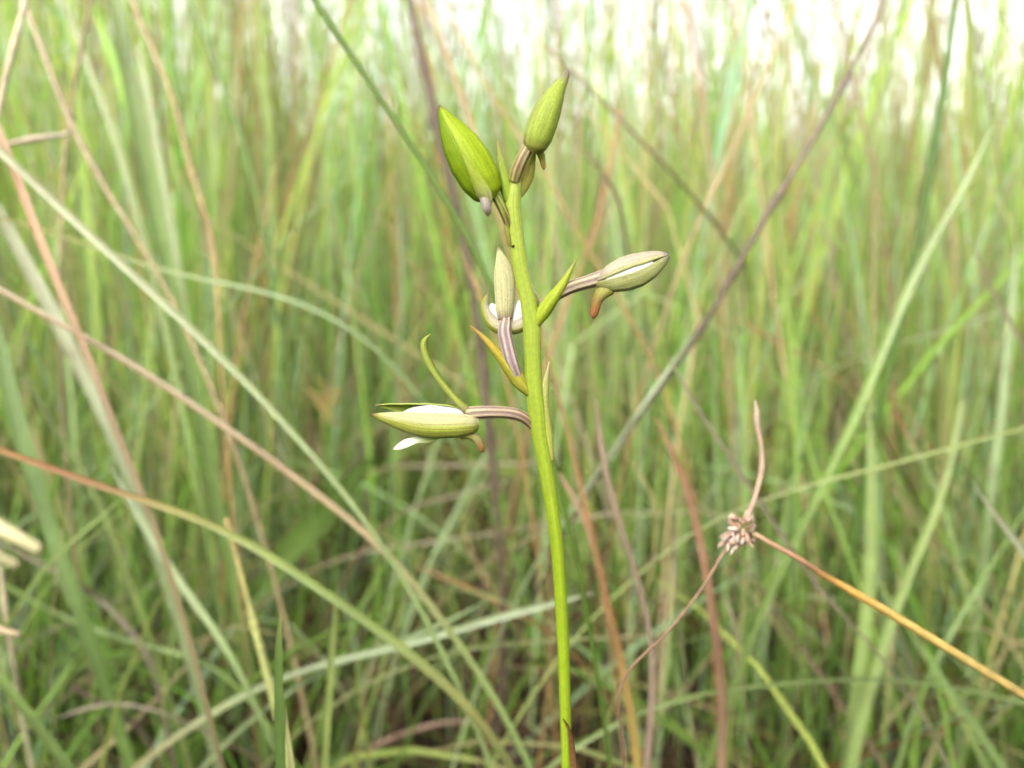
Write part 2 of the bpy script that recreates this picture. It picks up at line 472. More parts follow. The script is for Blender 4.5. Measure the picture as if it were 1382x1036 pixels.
def seed_heads():
    """fine panicles on thin culms against the sky"""
    r = np.random.default_rng(31)
    pts, d = scatter(1300, .8, 4.5, .62, .8, 32)
    V, F, C = [], [], []
    nV = 0
    for k in range(len(pts)):
        Hh = r.uniform(.55, .66) + .15 * d[k] * r.uniform(.3, 1.2)
        Hh = min(Hh + .15 * max(0.0, min(1.0, -2.4 * pts[k, 0] / d[k])), 1.25)
        lean = r.normal(0, .06, 2)
        c = lin([(188, 164, 130), (170, 140, 124), (160, 160, 96), (196, 150, 112), (176, 172, 120)][r.integers(5)]) * r.uniform(.8, 1.2)
        s = np.linspace(0, 1, 7)
        P = np.c_[pts[k, 0] + lean[0] * s ** 1.6 * Hh * 2, pts[k, 1] + lean[1] * s ** 1.6 * Hh * 2, s * Hh]
        w = np.linspace(.0014, .0006, 7)
        for ax in ((1, 0, 0), (0, 1, 0)):
            ax = np.array(ax, float)
            G = P[:, None] + np.array([-1, 1.0])[None, :, None] * ax * w[:, None, None]
            V.append(G.reshape(-1, 3)); F.append(grid_faces(7, 2, off=nV)); C.append(np.tile(c, (14, 1))); nV += 14
        L = r.uniform(.10, .2); m = r.integers(14, 34)
        T = nrm(P[-1] - P[-2])
        t = r.random(m)
        spread = r.uniform(.006, .028)
        base = P[-1] - T * L * (1 - t)[:, None]
        dirs = nrm(r.normal(0, 1, (m, 3)) * [1, 1, .3] + [0, 0, .9])
        tip = base + dirs * spread * (1.1 - t)[:, None]
        sw = r.uniform(.0010, .0022, m); sl = r.uniform(.004, .009, m)
        side = nrm(np.cross(dirs, r.normal(0, 1, (m, 3))))
        q = np.stack([tip, tip + dirs * sl[:, None] * .5 + side * sw[:, None], tip + dirs * sl[:, None], tip + dirs * sl[:, None] * .5 - side * sw[:, None]], 1)
        V.append(q.reshape(-1, 3)); F.append(np.arange(m * 4).reshape(-1, 4) + nV); C.append(np.tile(c, (m * 4, 1))); nV += m * 4
        b = np.stack([base, base + side * .0004, tip + side * .0003, tip], 1)
        V.append(b.reshape(-1, 3)); F.append(np.arange(m * 4).reshape(-1, 4) + nV); C.append(np.tile(c, (m * 4, 1))); nV += m * 4
    V = np.vstack(V)
    me = mesh_from_arrays('seed_heads', V, np.vstack(F), np.vstack(C), np.zeros((len(V), 2)), smooth=False)
    obj('grass_seed_heads', me, M_GRASS, kind='stuff', label='fine pale seed heads of the tall grass against the sky', category='grass')
seed_heads()

# ------------------------------------------------------------------ single blades and stalks one can pick out
def to_ground(P, first=False):
    """carry a path on, turning down, until it reaches the soil"""
    P = P[::-1] if first else P
    p = P[-1].copy(); t = nrm(P[-1] - P[-2]); ext = []
    if t[2] > -.05:
        t[2] = -.05
    step = .035
    for _ in range(60):
        t = nrm(t + np.array([0, .05, -.30]))
        p = p + t * step
        ext.append(p.copy())
        if p[2] < -.01:
            break
    P = np.vstack([P, ext])
    return P[::-1] if first else P

def stalk(label, pts, w, colors, kind='leaf', d=None, name=None, root='end', roll=0.0, taper=None, nodes=(), fold=.25, n=40, category=None, extend=0, mat=None):
    """pts: (px, py[, d]) along the visible run; w: visible width(s) in photo pixels; colours are photo tones from first to last point"""
    q = [(p[0], p[1], p[2] if len(p) > 2 else d) for p in pts]
    P = np.array([at_d(*p) for p in q])
    dep = np.array([p[2] for p in q])
    ws = interp_stops([float(x) for x in np.atleast_1d(w)], len(P))[:, 0]
    soft = .48 * 21 * np.abs(1 - .165 / dep)              # the part of the seen width that is only blur
    ws = np.maximum(ws - soft, .48 * ws) * dep / FPX
    cs = interp_stops([tuple(lin(c)) for c in colors], len(P))
    cs = (.78 * cs + .22 * cs.mean(1, keepdims=True) + .008) * np.array([1.03, 1.0, .72])        # weathered, not pure, pigments
    A = np.c_[P, ws, cs]
    A = spline(A, n)
    if extend:                                     # run on outside the frame past the first point
        t = nrm(A[0, :3] - A[2, :3])
        E = []
        for k in range(int(extend / .02)):
            t = nrm(t + np.array([0, 0, -.02]))
            E.append(np.r_[(E[-1][:3] if E else A[0, :3]) + t * .02, A[0, 3:]])
        A = np.vstack([np.array(E[::-1]), A])
    for side in (('start',) if root == 'start' else ('end',) if root == 'end' else ('start', 'end') if root == 'both' else ()):
        B = to_ground(A[:, :3], side == 'start')
        k = len(B) - len(A)
        rep = A[0:1, 3:] if side == 'start' else A[-1:, 3:]
        if side == 'start':
            A = np.c_[B, np.vstack([np.repeat(rep, k, 0), A[:, 3:]])]
        else:
            A = np.c_[B, np.vstack([A[:, 3:], np.repeat(rep, k, 0)])]
    m = max(n, int(len(A) * 1.3))
    A = spline(A, m)
    P, ws, cs = A[:, :3], np.maximum(A[:, 3], 1e-5), np.clip(A[:, 4:7], 0, 1)
    r = np.random.default_rng(abs(hash(label)) % 1 + len(label) * 7 + int(pts[0][0]))
    # slight living irregularity
    wig = np.cumsum(r.normal(0, 1, (m, 3)), 0); wig -= np.linspace(0, 1, m)[:, None] * wig[-1]
    for _ in range(6):
        P[1:-1] = .25 * P[:-2] + .5 * P[1:-1] + .25 * P[2:]
    P = P + wig * .00004
    mottle = np.convolve(r.normal(0, 1, m + 8), np.ones(9) / 9, 'valid')[:m]
    cs = np.clip(cs * (1 + .38 * mottle)[:, None], 0, 1)
    ws = ws * (1 + .22 * np.convolve(r.normal(0, 1, m + 12), np.ones(13) / 13, 'valid')[:m])
    for _ in range(r.integers(1, 4)):                       # brown weathered spots
        c0 = r.random()
        cs = cs * (1 - r.uniform(.15, .4) * np.exp(-((np.linspace(0, 1, m) - c0) / .012) ** 2)[:, None] * np.array([.7, .9, 1.0]))
    ws = ws * np.clip(.35 + np.linspace(0, 1, m) / .04 * .65, 0, 1) if kind == 'leaf' and root == 'end' else ws
    nm = name or ('grass_leaf' if kind == 'leaf' else 'grass_stalk')
    view = nrm(CAM - P)
    if kind == 'leaf':
        T = nrm(np.gradient(P, axis=0))
        S = nrm(np.cross(T, view)); N = np.cross(S, T)
        ang = roll + .5 * np.sin(np.linspace(0, r.uniform(2, 7), m) + r.uniform(0, 6))
        S2 = S * np.cos(ang)[:, None] + N * np.sin(ang)[:, None]; N2 = np.cross(S2, T)
        offs = np.array([-1, -.5, 0, .5, 1.0]); dn = np.array([.0, -.55, -1, -.55, 0]) * fold
        hw = ws * .5 / max(math.cos(roll), .5)
        G = P[:, None] + hw[:, None, None] * (offs[None, :, None] * S2[:, None] + dn[None, :, None] * N2[:, None])
        u = np.linspace(0, 3, m); v = np.linspace(0, 1, 5)
        UV = np.stack(np.broadcast_arrays(u[:, None] + r.uniform(0, 9), v[None]), -1).reshape(-1, 2)
        C = np.repeat(cs[:, None], 5, 1)
        C[:, 2] *= 1.12                               # paler midrib
        me = mesh_from_arrays(nm, G.reshape(-1, 3), grid_faces(m, 5), C.reshape(-1, 3), UV)
        mt = mat or M_BLADE
    else:
        R = ws * .5 * (1 + .10 * np.convolve(r.normal(0, 1, m + 4), np.ones(5) / 2.2, 'valid')[:m])
        cum = np.linspace(0, 1, m)
        for nd in nodes:
            R = R * (1 + .55 * np.exp(-((cum - nd) / .007) ** 2) + .12 * np.clip((cum - nd) / .02, -1, 1) * np.exp(-((cum - nd) / .05) ** 2))
            cs = cs * (1 - .45 * np.exp(-((cum - nd + .008) / .006) ** 2))[:, None]
        me = tube_mesh(nm, P, R, cs, nsec=9, hint=(0.3, -1, .35))
        mt = mat or M_CULM
    return obj(nm, me, mt, label=label, category=category or ('grass blade' if kind == 'leaf' else 'stalk'), group='blades and stalks close to the orchid')

BLUE = (176, 198, 168); PALE = (182, 204, 140); MID = (136, 172, 80); TAN = (206, 178, 146); ORG = (216, 158, 116); PUR = (150, 124, 124); DKG = (84, 122, 52)

# upper centre
stalk('thin dark green rush stem slanting down from the top edge behind the left bud', [(395, -45), (425, 0), (500, 112), (570, 215), (622, 302), (668, 392), (700, 470)], 11, [(108, 142, 40), (98, 134, 16), (92, 128, 12)], 'tube', d=.25, name='rush_stem', category='stem', mat=M_RUSH)
stalk('mauve brown upright stalk passing just behind the left green bud', [(540, -60), (553, 0), (580, 130), (605, 235), (630, 345), (650, 480), (662, 600), (672, 700), (680, 800), (678, 880)], [19, 18, 18, 16], [(138, 116, 110), (112, 88, 84), (98, 76, 70), (84, 62, 54)], 'tube', d=.42, nodes=(.16, .3, .38, .46))
stalk('purplish woody stalk with dark joints slanting from the top right edge', [(1215, -50), (1190, 10), (1130, 130), (1080, 215), (1035, 287), (1000, 350), (965, 415), (930, 470), (868, 552), (800, 650)], [14, 13, 13, 12, 11, 8], [(164, 148, 140), (136, 116, 110), (112, 92, 84), (104, 86, 76)], 'tube', d=.33, nodes=(.10, .2, .265, .31, .355, .39, .44))
stalk('thin brown stalk slanting down right from behind the top right bud', [(735, 60, .36), (775, 100, .37), (830, 152, .38), (900, 226, .40), (940, 270, .42), (978, 318, .46), (1010, 365, .55)], [9, 10, 9, 7], [(186, 164, 140), (160, 130, 110), (150, 116, 90)], 'tube')
stalk('orange straw stalk rising behind the gap between the two top buds', [(560, -50), (578, 5), (610, 92), (640, 172), (665, 262), (690, 350)], 9, [(222, 190, 164), (220, 170, 128), (206, 150, 100)], 'tube', d=.42)
stalk('pale orange stalk leaning right behind the top right bud', [(590, -20), (660, 122), (740, 242), (790, 332), (850, 425)], 8, [(222, 196, 160), (214, 172, 120), (206, 150, 96)], 'tube', d=.45)
stalk('short beige dead blade right of the top bud', [(772, 186, .36), (800, 218, .36), (830, 252, .37), (846, 320, .42), (850, 400, .5)], [9, 12, 10, 4], [(220, 200, 170), (214, 192, 160), (180, 170, 130)], 'leaf')
stalk('reddish stalk crossing above the right bud', [(836, 150), (828, 200), (815, 262), (800, 322), (780, 372), (750, 450)], 9, [(200, 130, 110), (206, 128, 104), (190, 130, 100)], 'tube', d=.46)
stalk('straw stalk slanting left from the top edge towards the right bud', [(1080, -20), (1062, 30), (1038, 85), (1012, 145), (985, 212), (955, 270), (935, 318), (900, 410)], [9, 11, 11, 9], [(214, 190, 150), (216, 190, 150), (204, 164, 108), (190, 158, 100)], 'leaf', d=.43)
stalk('broad yellow green blade standing against the sky right of the top bud', [(895, -80), (888, 0), (883, 90), (876, 200), (868, 330)], [14, 17, 15, 13], [(190, 202, 110), (176, 192, 96)], 'leaf', d=.62)
stalk('dull green blade against the sky above the top bud', [(742, -60), (744, 0), (738, 110), (728, 260)], [13, 14, 12], [(150, 166, 108), (156, 176, 106)], 'leaf', d=.6)
stalk('orange sliver of dead blade beside the back flower', [(618, 330), (640, 380), (652, 402), (672, 470)], [3, 10, 10, 8], [(204, 160, 96), (220, 160, 100), (196, 150, 90)], 'leaf', d=.36)
stalk('pale grey green blade between the rush stem and the lower flower', [(538, 270), (540, 330), (542, 400), (538, 470), (530, 600)], [9, 14, 14, 10], [(180, 196, 160), (186, 204, 172), (150, 184, 120)], 'leaf', d=.55)
stalk('red brown stalk below the thin top right gap of sky', [(1118, -20), (1142, 60), (1162, 150), (1178, 230), (1190, 300), (1200, 380)], [9, 9, 8], [(196, 170, 164), (176, 140, 124), (160, 112, 90)], 'tube', d=.5)
stalk('dark green rush stem standing near the right edge', [(1300, -50), (1287, 10), (1277, 100), (1262, 185), (1250, 262), (1238, 322), (1222, 390)], [17, 18, 18], [(104, 138, 60), (84, 124, 30), (90, 130, 34)], 'tube', d=.42, name='rush_stem', category='stem', mat=M_RUSH)
stalk('green blade crossing behind the purplish woody stalk', [(1060, -10), (1085, 70), (1108, 132), (1132, 170), (1150, 222)], 11, [(150, 172, 100), (146, 182, 90)], 'leaf', d=.55)
stalk('bright yellow green narrow blade left of the purplish woody stalk', [(1060, 150), (1032, 218), (1003, 275), (980, 330), (945, 400)], [7, 10, 9], [(166, 190, 80), (160, 196, 66)], 'leaf', d=.52)
stalk('olive blade pointing up at the sky on the right', [(1225, -60), (1207, 60), (1185, 150), (1165, 260)], [12, 13, 12], [(158, 172, 104), (150, 176, 90)], 'leaf', d=.6)

# left
stalk('long pale blue green blade slanting across the left half', [(-60, 150), (0, 200), (90, 288), (200, 388), (300, 482), (400, 588), (480, 682), (540, 770)], [15, 16, 15, 13, 11], [(206, 208, 192), (200, 206, 184), (176, 196, 150), (156, 182, 120)], 'leaf', d=.27, extend=.06, fold=.35)
stalk('long tan straw turning green slanting across the left half', [(-60, 355), (0, 393), (130, 462), (260, 546), (430, 668), (515, 736), (565, 795), (615, 862), (672, 945), (722, 1045)], [12, 13, 14, 14, 14, 13], [(212, 184, 148), (210, 178, 146), (204, 172, 140), (198, 164, 136), (176, 176, 120), (160, 184, 108), (150, 182, 110)], 'leaf', d=.29, extend=.05)
stalk('salmon orange blade at the left edge fading to grey brown', [(-30, 110), (2, 185), (28, 250), (62, 345), (100, 432), (130, 505), (160, 592), (195, 665), (220, 740)], [15, 16, 15, 14, 12], [(220, 168, 138), (218, 158, 124), (208, 158, 122), (188, 156, 124), (166, 148, 118)], 'leaf', d=.28, extend=.05, fold=.15)
stalk('low orange blade with a pink band turning green towards the orchid', [(-50, 590), (0, 606), (70, 632), (150, 660), (220, 682), (305, 712), (400, 770), (500, 840), (570, 892), (645, 962), (690, 1030)], [13, 13, 14, 15, 17, 18, 16], [(206, 156, 96), (206, 150, 96), (200, 128, 110), (216, 196, 130), (186, 196, 110), (156, 186, 86), (150, 176, 80), (168, 168, 84), (140, 150, 76)], 'leaf', d=.27, extend=.05)
stalk('straw coloured bent stalk hanging under the low orange blade', [(306, 700), (318, 745), (327, 778), (345, 850), (368, 935), (392, 1045)], [13, 14, 14, 13], [(204, 176, 110), (206, 190, 120), (188, 196, 116), (196, 206, 130)], 'tube', d=.30, nodes=(.12,))
stalk('upright dark green blade tip with a brown point at the bottom left', [(379, 811), (377, 840), (376, 880), (377, 960), (380, 1060)], [2, 10, 14, 16, 17], [(176, 140, 84), (124, 158, 66), (108, 148, 54), (104, 144, 52)], 'leaf', d=.195, fold=.3)
stalk('narrow pale blade at the foot of the dark green tip', [(384, 945), (388, 985), (394, 1050)], [2, 7, 12], [(196, 200, 140), (206, 206, 150)], 'leaf', d=.21)
stalk('upright pale yellow green blade right of the dark green tip', [(455, 795), (450, 850), (445, 920), (436, 1050)], [12, 14, 14, 15], [(168, 186, 110), (166, 188, 100)], 'leaf', d=.30)
stalk('cream broken straw near the lens at the left edge', [(52, 741), (20, 722), (-60, 676), (-200, 600)], [24, 30, 32, 32], [(226, 214, 180), (220, 208, 172), (200, 190, 150)], 'tube', d=.105)
stalk('smaller cream straw stub below the broken one at the left edge', [(22, 762), (-10, 748), (-80, 715), (-220, 650)], [18, 22, 23, 23], [(222, 212, 176), (216, 204, 168), (200, 190, 150)], 'tube', d=.11)
stalk('grey purple dead blade sagging in the lower left corner', [(-20, 720), (40, 752), (110, 790), (152, 822), (200, 882), (216, 942), (228, 1000)], [11, 13, 14, 12], [(170, 156, 140), (160, 144, 134), (150, 130, 126)], 'leaf', d=.37)
stalk('pale mauve dead tip curling at the bottom left', [(66, 974), (110, 956), (165, 948), (230, 965)], [3, 10, 10, 8], [(186, 172, 168), (170, 150, 144), (150, 130, 110)], 'leaf', d=.36)
stalk('pinkish beige stub at the left edge near the bottom', [(26, 857), (0, 848), (-70, 830)], [14, 15, 15], [(206, 180, 160), (200, 170, 150)], 'tube', d=.3)
stalk('thin yellowish blade arching right across the salmon blade', [(-50, 280), (0, 292), (90, 318), (170, 348), (250, 372), (330, 384), (400, 405), (475, 440), (540, 500)], [9, 10, 10, 9], [(196, 190, 116), (190, 190, 116), (170, 196, 130), (160, 192, 140), (150, 186, 120)], 'leaf', d=.36, extend=.06)
stalk('wide grey blue blade behind the salmon blade', [(-20, 250), (20, 328), (70, 420), (112, 505), (152, 592), (190, 690)], [20, 24, 22, 18], [(196, 200, 180), (190, 196, 178), (160, 180, 140)], 'leaf', d=.36)
stalk('bluish blade running down below the low orange blade', [(150, 630), (175, 675), (220, 750), (262, 812), (302, 866), (340, 940)], [12, 16, 16, 12], [(170, 190, 160), (180, 198, 166), (150, 180, 120)], 'leaf', d=.33)
stalk('beige pink stalk leaning right from the top left corner', [(20, -30), (40, 20), (72, 110), (96, 175), (128, 230), (150, 270), (185, 320), (230, 400)], [15, 14, 14, 12], [(216, 190, 180), (210, 186, 166), (196, 172, 140)], 'tube', d=.36)
stalk('broad soft green blade standing in the upper left', [(150, -40), (165, 60), (185, 160), (205, 270), (230, 380), (255, 500), (285, 640), (310, 760)], [26, 28, 28, 26, 22], [(172, 200, 130), (160, 196, 110), (150, 190, 96)], 'leaf', d=.42)
stalk('pale green blade left of the broad soft green one', [(76, -30), (108, 60), (145, 150), (165, 212), (190, 300), (215, 400), (240, 520)], [15, 18, 18, 15], [(196, 206, 150), (186, 206, 140), (160, 194, 110)], 'leaf', d=.40)
stalk('jointed tan stalk bending down the upper left', [(168, -30), (180, 10), (214, 82), (235, 130), (247, 182), (262, 250), (285, 300), (292, 370), (296, 440), (302, 540)], [13, 14, 14, 12, 10], [(216, 186, 158), (212, 182, 150), (206, 180, 130), (200, 166, 120), (190, 150, 106)], 'tube', d=.40, nodes=(.24, .42))
stalk('dark green blade with straight edge left of the rush stem top', [(240, -60), (257, 0), (282, 62), (312, 150), (345, 262), (360, 350), (380, 450)], [13, 13, 12, 10], [(134, 172, 88), (130, 172, 78), (140, 180, 90)], 'leaf', d=.46)
stalk('orange upright dead blade in the left middle', [(372, 215), (362, 275), (345, 342), (327, 432), (316, 500), (305, 600)], [6, 10, 12, 10], [(206, 176, 96), (206, 164, 90), (200, 150, 84)], 'leaf', d=.5)
stalk('greyish pale green strap blade behind the jointed tan stalk', [(185, 60), (210, 190), (235, 330), (250, 440), (268, 560)], [18, 20, 20, 16], [(190, 204, 166), (180, 200, 150), (160, 190, 120)], 'leaf', d=.5)
stalk('bent dry stalk dropping from the top left to a pale knob', [(128, -30), (116, 30), (104, 90), (98, 150), (88, 182), (84, 280), (80, 400)], [12, 13, 13, 10], [(206, 182, 150), (204, 178, 150), (190, 164, 140)], 'tube', d=.40, nodes=(.28,))
stalk('pale pinkish stalk crossing the very top left corner', [(40, -20), (30, 20), (14, 75), (2, 120), (-12, 200)], [14, 15, 13], [(222, 204, 190), (218, 200, 188)], 'tube', d=.32, root='end')
stalk('knobbly mauve dry twig poking in at the left edge under the corner', [(92, 181), (78, 180), (58, 186), (40, 187), (20, 190), (-10, 196), (-80, 230)], [11, 14, 10, 15, 12, 13, 13], [(220, 200, 204), (214, 190, 190), (196, 170, 164), (190, 160, 150)], 'tube', d=.34, name='dry_twig', category='twig')
stalk('large green blade rising at the far left below the tan straw', [(-10, 420), (10, 520), (40, 620), (70, 720), (110, 830)], [24, 28, 26], [(140, 176, 100), (130, 170, 84)], 'leaf', d=.36)
stalk('pale green blade bowing towards the low orange blade', [(15, 470), (50, 540), (90, 605), (120, 650), (150, 720)], [12, 16, 14], [(170, 192, 120), (166, 190, 110)], 'leaf', d=.38)
stalk('broad flat green leaf behind the tan straw low in the middle', [(508, 612), (470, 655), (430, 700), (385, 752), (340, 830)], [10, 36, 46, 34, 16], [(136, 180, 70), (134, 178, 66), (120, 160, 60)], 'leaf', d=.50, fold=.1)
stalk('green blade slanting across the bottom left corner', [(-30, 880), (0, 915), (50, 980), (100, 1050)], [14, 18, 20], [(150, 184, 90), (140, 176, 76)], 'leaf', d=.30)
stalk('arched green blade low on the left', [(-30, 770), (0, 786), (80, 832), (160, 862), (240, 880), (300, 905), (350, 960)], [10, 13, 13, 10], [(140, 176, 74), (136, 170, 70)], 'leaf', d=.38)
stalk('short green blade rising right towards the pink banded one', [(165, 670), (130, 705), (80, 742), (40, 790)], [5, 11, 12, 10], [(160, 186, 96), (150, 180, 84)], 'leaf', d=.33)

# lower middle
stalk('long pale bluish blade lying across the bottom from left to the orchid stem', [(800, 800), (775, 808), (700, 826), (640, 842), (560, 868), (430, 898), (330, 937), (240, 992), (170, 1045)], [8, 14, 15, 15, 16, 15], [(186, 196, 186), (176, 196, 170), (166, 190, 150), (170, 186, 140), (180, 170, 130)], 'leaf', d=.33)
stalk('second bluish blade running just above the long one', [(660, 808), (640, 820), (590, 845), (530, 868), (470, 888), (400, 925), (320, 985)], [4, 12, 14, 14, 14], [(160, 190, 150), (176, 200, 166), (170, 192, 150)], 'leaf', d=.335)
stalk('pale blue green blade slanting down left behind the lower flower', [(668, 590), (655, 612), (620, 682), (580, 758), (545, 850), (520, 940)], [6, 11, 13, 14], [(150, 186, 130), (166, 196, 150), (176, 196, 160)], 'leaf', d=.46)
stalk('mauve dead stalk arching left below the lower flower', [(690, 648), (660, 655), (600, 672), (560, 682), (520, 705), (480, 752), (450, 810)], [8, 9, 9, 9], [(176, 156, 140), (170, 146, 130), (160, 130, 106)], 'leaf', d=.48)
stalk('thin tan dead stalk lying level behind the orchid stem', [(830, 692), (780, 700), (700, 712), (620, 726), (540, 736), (480, 745)], [7, 8, 9, 8], [(190, 172, 146), (186, 166, 136), (170, 146, 116)], 'leaf', d=.48)
stalk('dusty pink dead blade lying level under the lower flower', [(760, 622), (690, 626), (600, 628), (515, 630), (450, 660)], [8, 9, 9], [(180, 150, 136), (176, 150, 130)], 'leaf', d=.55)
stalk('orange dead blade sloping to the orchid stem', [(555, 760), (590, 776), (640, 795), (690, 822), (742, 852), (790, 900)], [6, 11, 12, 10], [(176, 140, 84), (200, 146, 88), (180, 130, 90)], 'leaf', d=.42)
stalk('red brown dead blade low under the crossing bluish blades', [(660, 975), (600, 974), (550, 988), (500, 1008), (450, 1050)], [8, 13, 14, 12], [(150, 100, 84), (160, 112, 92), (150, 106, 80)], 'leaf', d=.44)
stalk('short dusty orange stalk behind the orchid stem foot', [(738, 740), (742, 800), (745, 880), (736, 960), (725, 1040)], [8, 9, 10, 11], [(190, 164, 130), (186, 150, 110), (180, 130, 84)], 'leaf', d=.36)
stalk('tan hooked dead blade behind the mauve brown stalk', [(626, 700), (632, 735), (648, 772), (668, 800), (700, 850)], [7, 9, 9, 7], [(186, 156, 120), (180, 140, 96)], 'leaf', d=.45)

# right of the orchid
stalk('orange stalk turning yellow at the foot right of the orchid stem', [(728, 440), (738, 480), (757, 545), (777, 632), (802, 735), (822, 822), (840, 902), (854, 978), (862, 1045)], [9, 10, 11, 13, 17, 18], [(214, 150, 120), (206, 150, 120), (196, 140, 90), (190, 130, 80), (204, 160, 84), (200, 176, 84)], 'leaf', d=.30)
stalk('mauve curving stalk right of the orange one', [(804, 538), (808, 600), (825, 672), (858, 770), (878, 850), (881, 920), (871, 1045)], [13, 14, 12, 13, 15], [(186, 160, 150), (176, 146, 140), (176, 150, 146), (176, 146, 146)], 'leaf', d=.28)
stalk('rusty brown stalk standing left of the seed head', [(884, 562), (915, 622), (940, 702), (956, 785), (970, 880), (978, 960), (974, 1045)], [10, 15, 16, 17, 18], [(190, 134, 96), (176, 124, 100), (170, 120, 106), (166, 130, 112)], 'leaf', d=.30)
stalk('thin beige curl between the mauve and rusty stalks', [(835, 605), (868, 640), (888, 690), (886, 745), (870, 800), (845, 880)], [5, 8, 8, 6], [(190, 160, 124), (190, 166, 130), (160, 160, 90)], 'leaf', d=.33)
stalk('pale blue green blade end just under the woody stalk', [(930, 458), (900, 500), (860, 560), (820, 622), (788, 662), (740, 730)], [5, 12, 14, 14, 10], [(176, 196, 166), (180, 204, 170), (176, 200, 160)], 'leaf', d=.35)
stalk('grey purple stalk passing behind the seed head', [(900, 478), (940, 550), (982, 612), (1032, 686), (1082, 762), (1120, 812), (1165, 855)], [9, 10, 11, 11, 8], [(170, 156, 146), (166, 150, 146), (160, 146, 140)], 'leaf', d=.29)
stalk('thin yellow green blade rising right from the seed head', [(1430, 565), (1382, 578), (1290, 602), (1200, 628), (1100, 652), (1040, 672), (980, 692), (900, 740)], [8, 9, 9, 8], [(176, 194, 110), (178, 196, 116), (176, 192, 110)], 'leaf', d=.33, extend=.03)
stalk('long pale green blade arching along the bottom right', [(1440, 965), (1382, 948), (1300, 928), (1230, 918), (1150, 914), (1050, 922), (960, 932), (860, 960), (780, 1005), (720, 1050)], [8, 10, 11, 11, 10], [(150, 186, 110), (156, 190, 120), (160, 190, 110), (150, 180, 100)], 'leaf', d=.31, extend=.03)
stalk('broad light green blade slanting from the upper right to the seed head', [(1340, 170), (1310, 240), (1260, 322), (1215, 412), (1180, 502), (1140, 592), (1092, 692), (1055, 765)], [13, 16, 18, 18, 16], [(172, 194, 124), (166, 192, 116), (150, 184, 98), (142, 176, 92)], 'leaf', d=.36)
stalk('broad pale blade standing upright at the lower right', [(1297, 540), (1290, 585), (1283, 630), (1250, 722), (1215, 802), (1190, 882), (1165, 962), (1148, 1045)], [12, 15, 19, 20, 20], [(184, 202, 140), (174, 196, 126), (156, 186, 104), (150, 180, 98)], 'leaf', d=.34)
stalk('upright wide green blade crossing the yellow sedge stem', [(1172, 545), (1176, 600), (1177, 680), (1175, 770), (1165, 872), (1152, 962), (1142, 1045)], [12, 19, 22, 22, 20], [(176, 204, 126), (170, 200, 116), (160, 192, 104), (156, 186, 106)], 'leaf', d=.36)
stalk('grey dead blade at the right edge', [(1312, 652), (1340, 690), (1382, 742), (1420, 800)], [4, 12, 15, 14], [(180, 186, 170), (196, 200, 190)], 'leaf', d=.30)
stalk('bright green blade upright above the seed head', [(1100, 430), (1085, 520), (1078, 600), (1068, 720)], [8, 16, 18], [(140, 180, 80), (134, 176, 70)], 'leaf', d=.55)
stalk('yellowing upright blade below the dark rush stem at right', [(1296, 440), (1290, 480), (1284, 540), (1276, 640)], [8, 12, 12], [(190, 190, 80), (170, 186, 84)], 'leaf', d=.5)
stalk('blade with a red withered patch at the right', [(1195, 520), (1212, 562), (1225, 590), (1250, 630), (1275, 690)], [6, 12, 12, 12], [(150, 110, 80), (190, 96, 80), (160, 186, 130), (156, 184, 120)], 'leaf', d=.42)
stalk('rusty thin stalk sloping right in the right middle', [(985, 425), (1030, 450), (1080, 478), (1130, 508), (1180, 560)], [8, 10, 9], [(190, 140, 86), (176, 130, 84), (150, 130, 70)], 'leaf', d=.55)
stalk('pale blue green strap blade at the right edge', [(1372, 330), (1362, 440), (1355, 540), (1342, 640), (1330, 760)], [14, 18, 18], [(176, 200, 156), (166, 196, 140)], 'leaf', d=.45)
stalk('mauve grey dead blade leaning right at the right edge', [(1310, 320), (1330, 380), (1362, 430), (1400, 500)], [10, 13, 12], [(190, 172, 160), (180, 166, 146)], 'leaf', d=.42)
stalk('green blade leaning left across the lower right', [(1400, 660), (1340, 760), (1280, 860), (1235, 960), (1210, 1040)], [8, 13, 13], [(150, 188, 100), (146, 182, 96)], 'leaf', d=.38)
stalk('blue green blade in the bottom right corner', [(1230, 850), (1262, 900), (1310, 970), (1360, 1045)], [6, 14, 18], [(150, 186, 120), (146, 180, 110)], 'leaf', d=.34)
stalk('short pale blade lying level right of the orchid stem', [(876, 858), (830, 860), (780, 862), (700, 866), (600, 880)], [11, 11, 10, 8], [(200, 170, 150), (180, 190, 140), (166, 176, 120)], 'leaf', d=.36)

stalk('mauve curled dead scrap hanging left of the seed head', [(905, 728), (916, 742), (920, 762), (910, 780), (906, 796), (915, 840)], [5, 9, 11, 9, 5], [(190, 170, 164), (176, 156, 150), (160, 150, 120)], 'leaf', d=.32, roll=.5, fold=.6)
stalk('small grey curl of dead leaf under the seed head', [(976, 800), (986, 808), (984, 826), (994, 846), (1000, 890)], [5, 10, 10, 8, 4], [(196, 180, 174), (180, 164, 156), (160, 150, 120)], 'leaf', d=.30, roll=.5, fold=.6)
stalk('thin pale blade lying nearly level at the right edge', [(1400, 408), (1340, 424), (1290, 440), (1240, 455), (1180, 472), (1120, 500)], [8, 9, 9, 8], [(190, 200, 170), (186, 196, 166), (170, 190, 140)], 'leaf', d=.5)
stalk('thin straw lying level above the pale curls right of the orchid', [(1000, 700), (940, 690), (880, 694), (820, 690), (770, 700)], [5, 6, 6, 6], [(180, 176, 130), (186, 176, 140), (170, 160, 120)], 'leaf', d=.42)
stalk('pink withered blade tip right behind the orchid stem', [(750, 632), (762, 648), (776, 670), (796, 720), (812, 800)], [7, 15, 13, 10, 8], [(222, 180, 160), (220, 172, 150), (190, 150, 110)], 'leaf', d=.30)

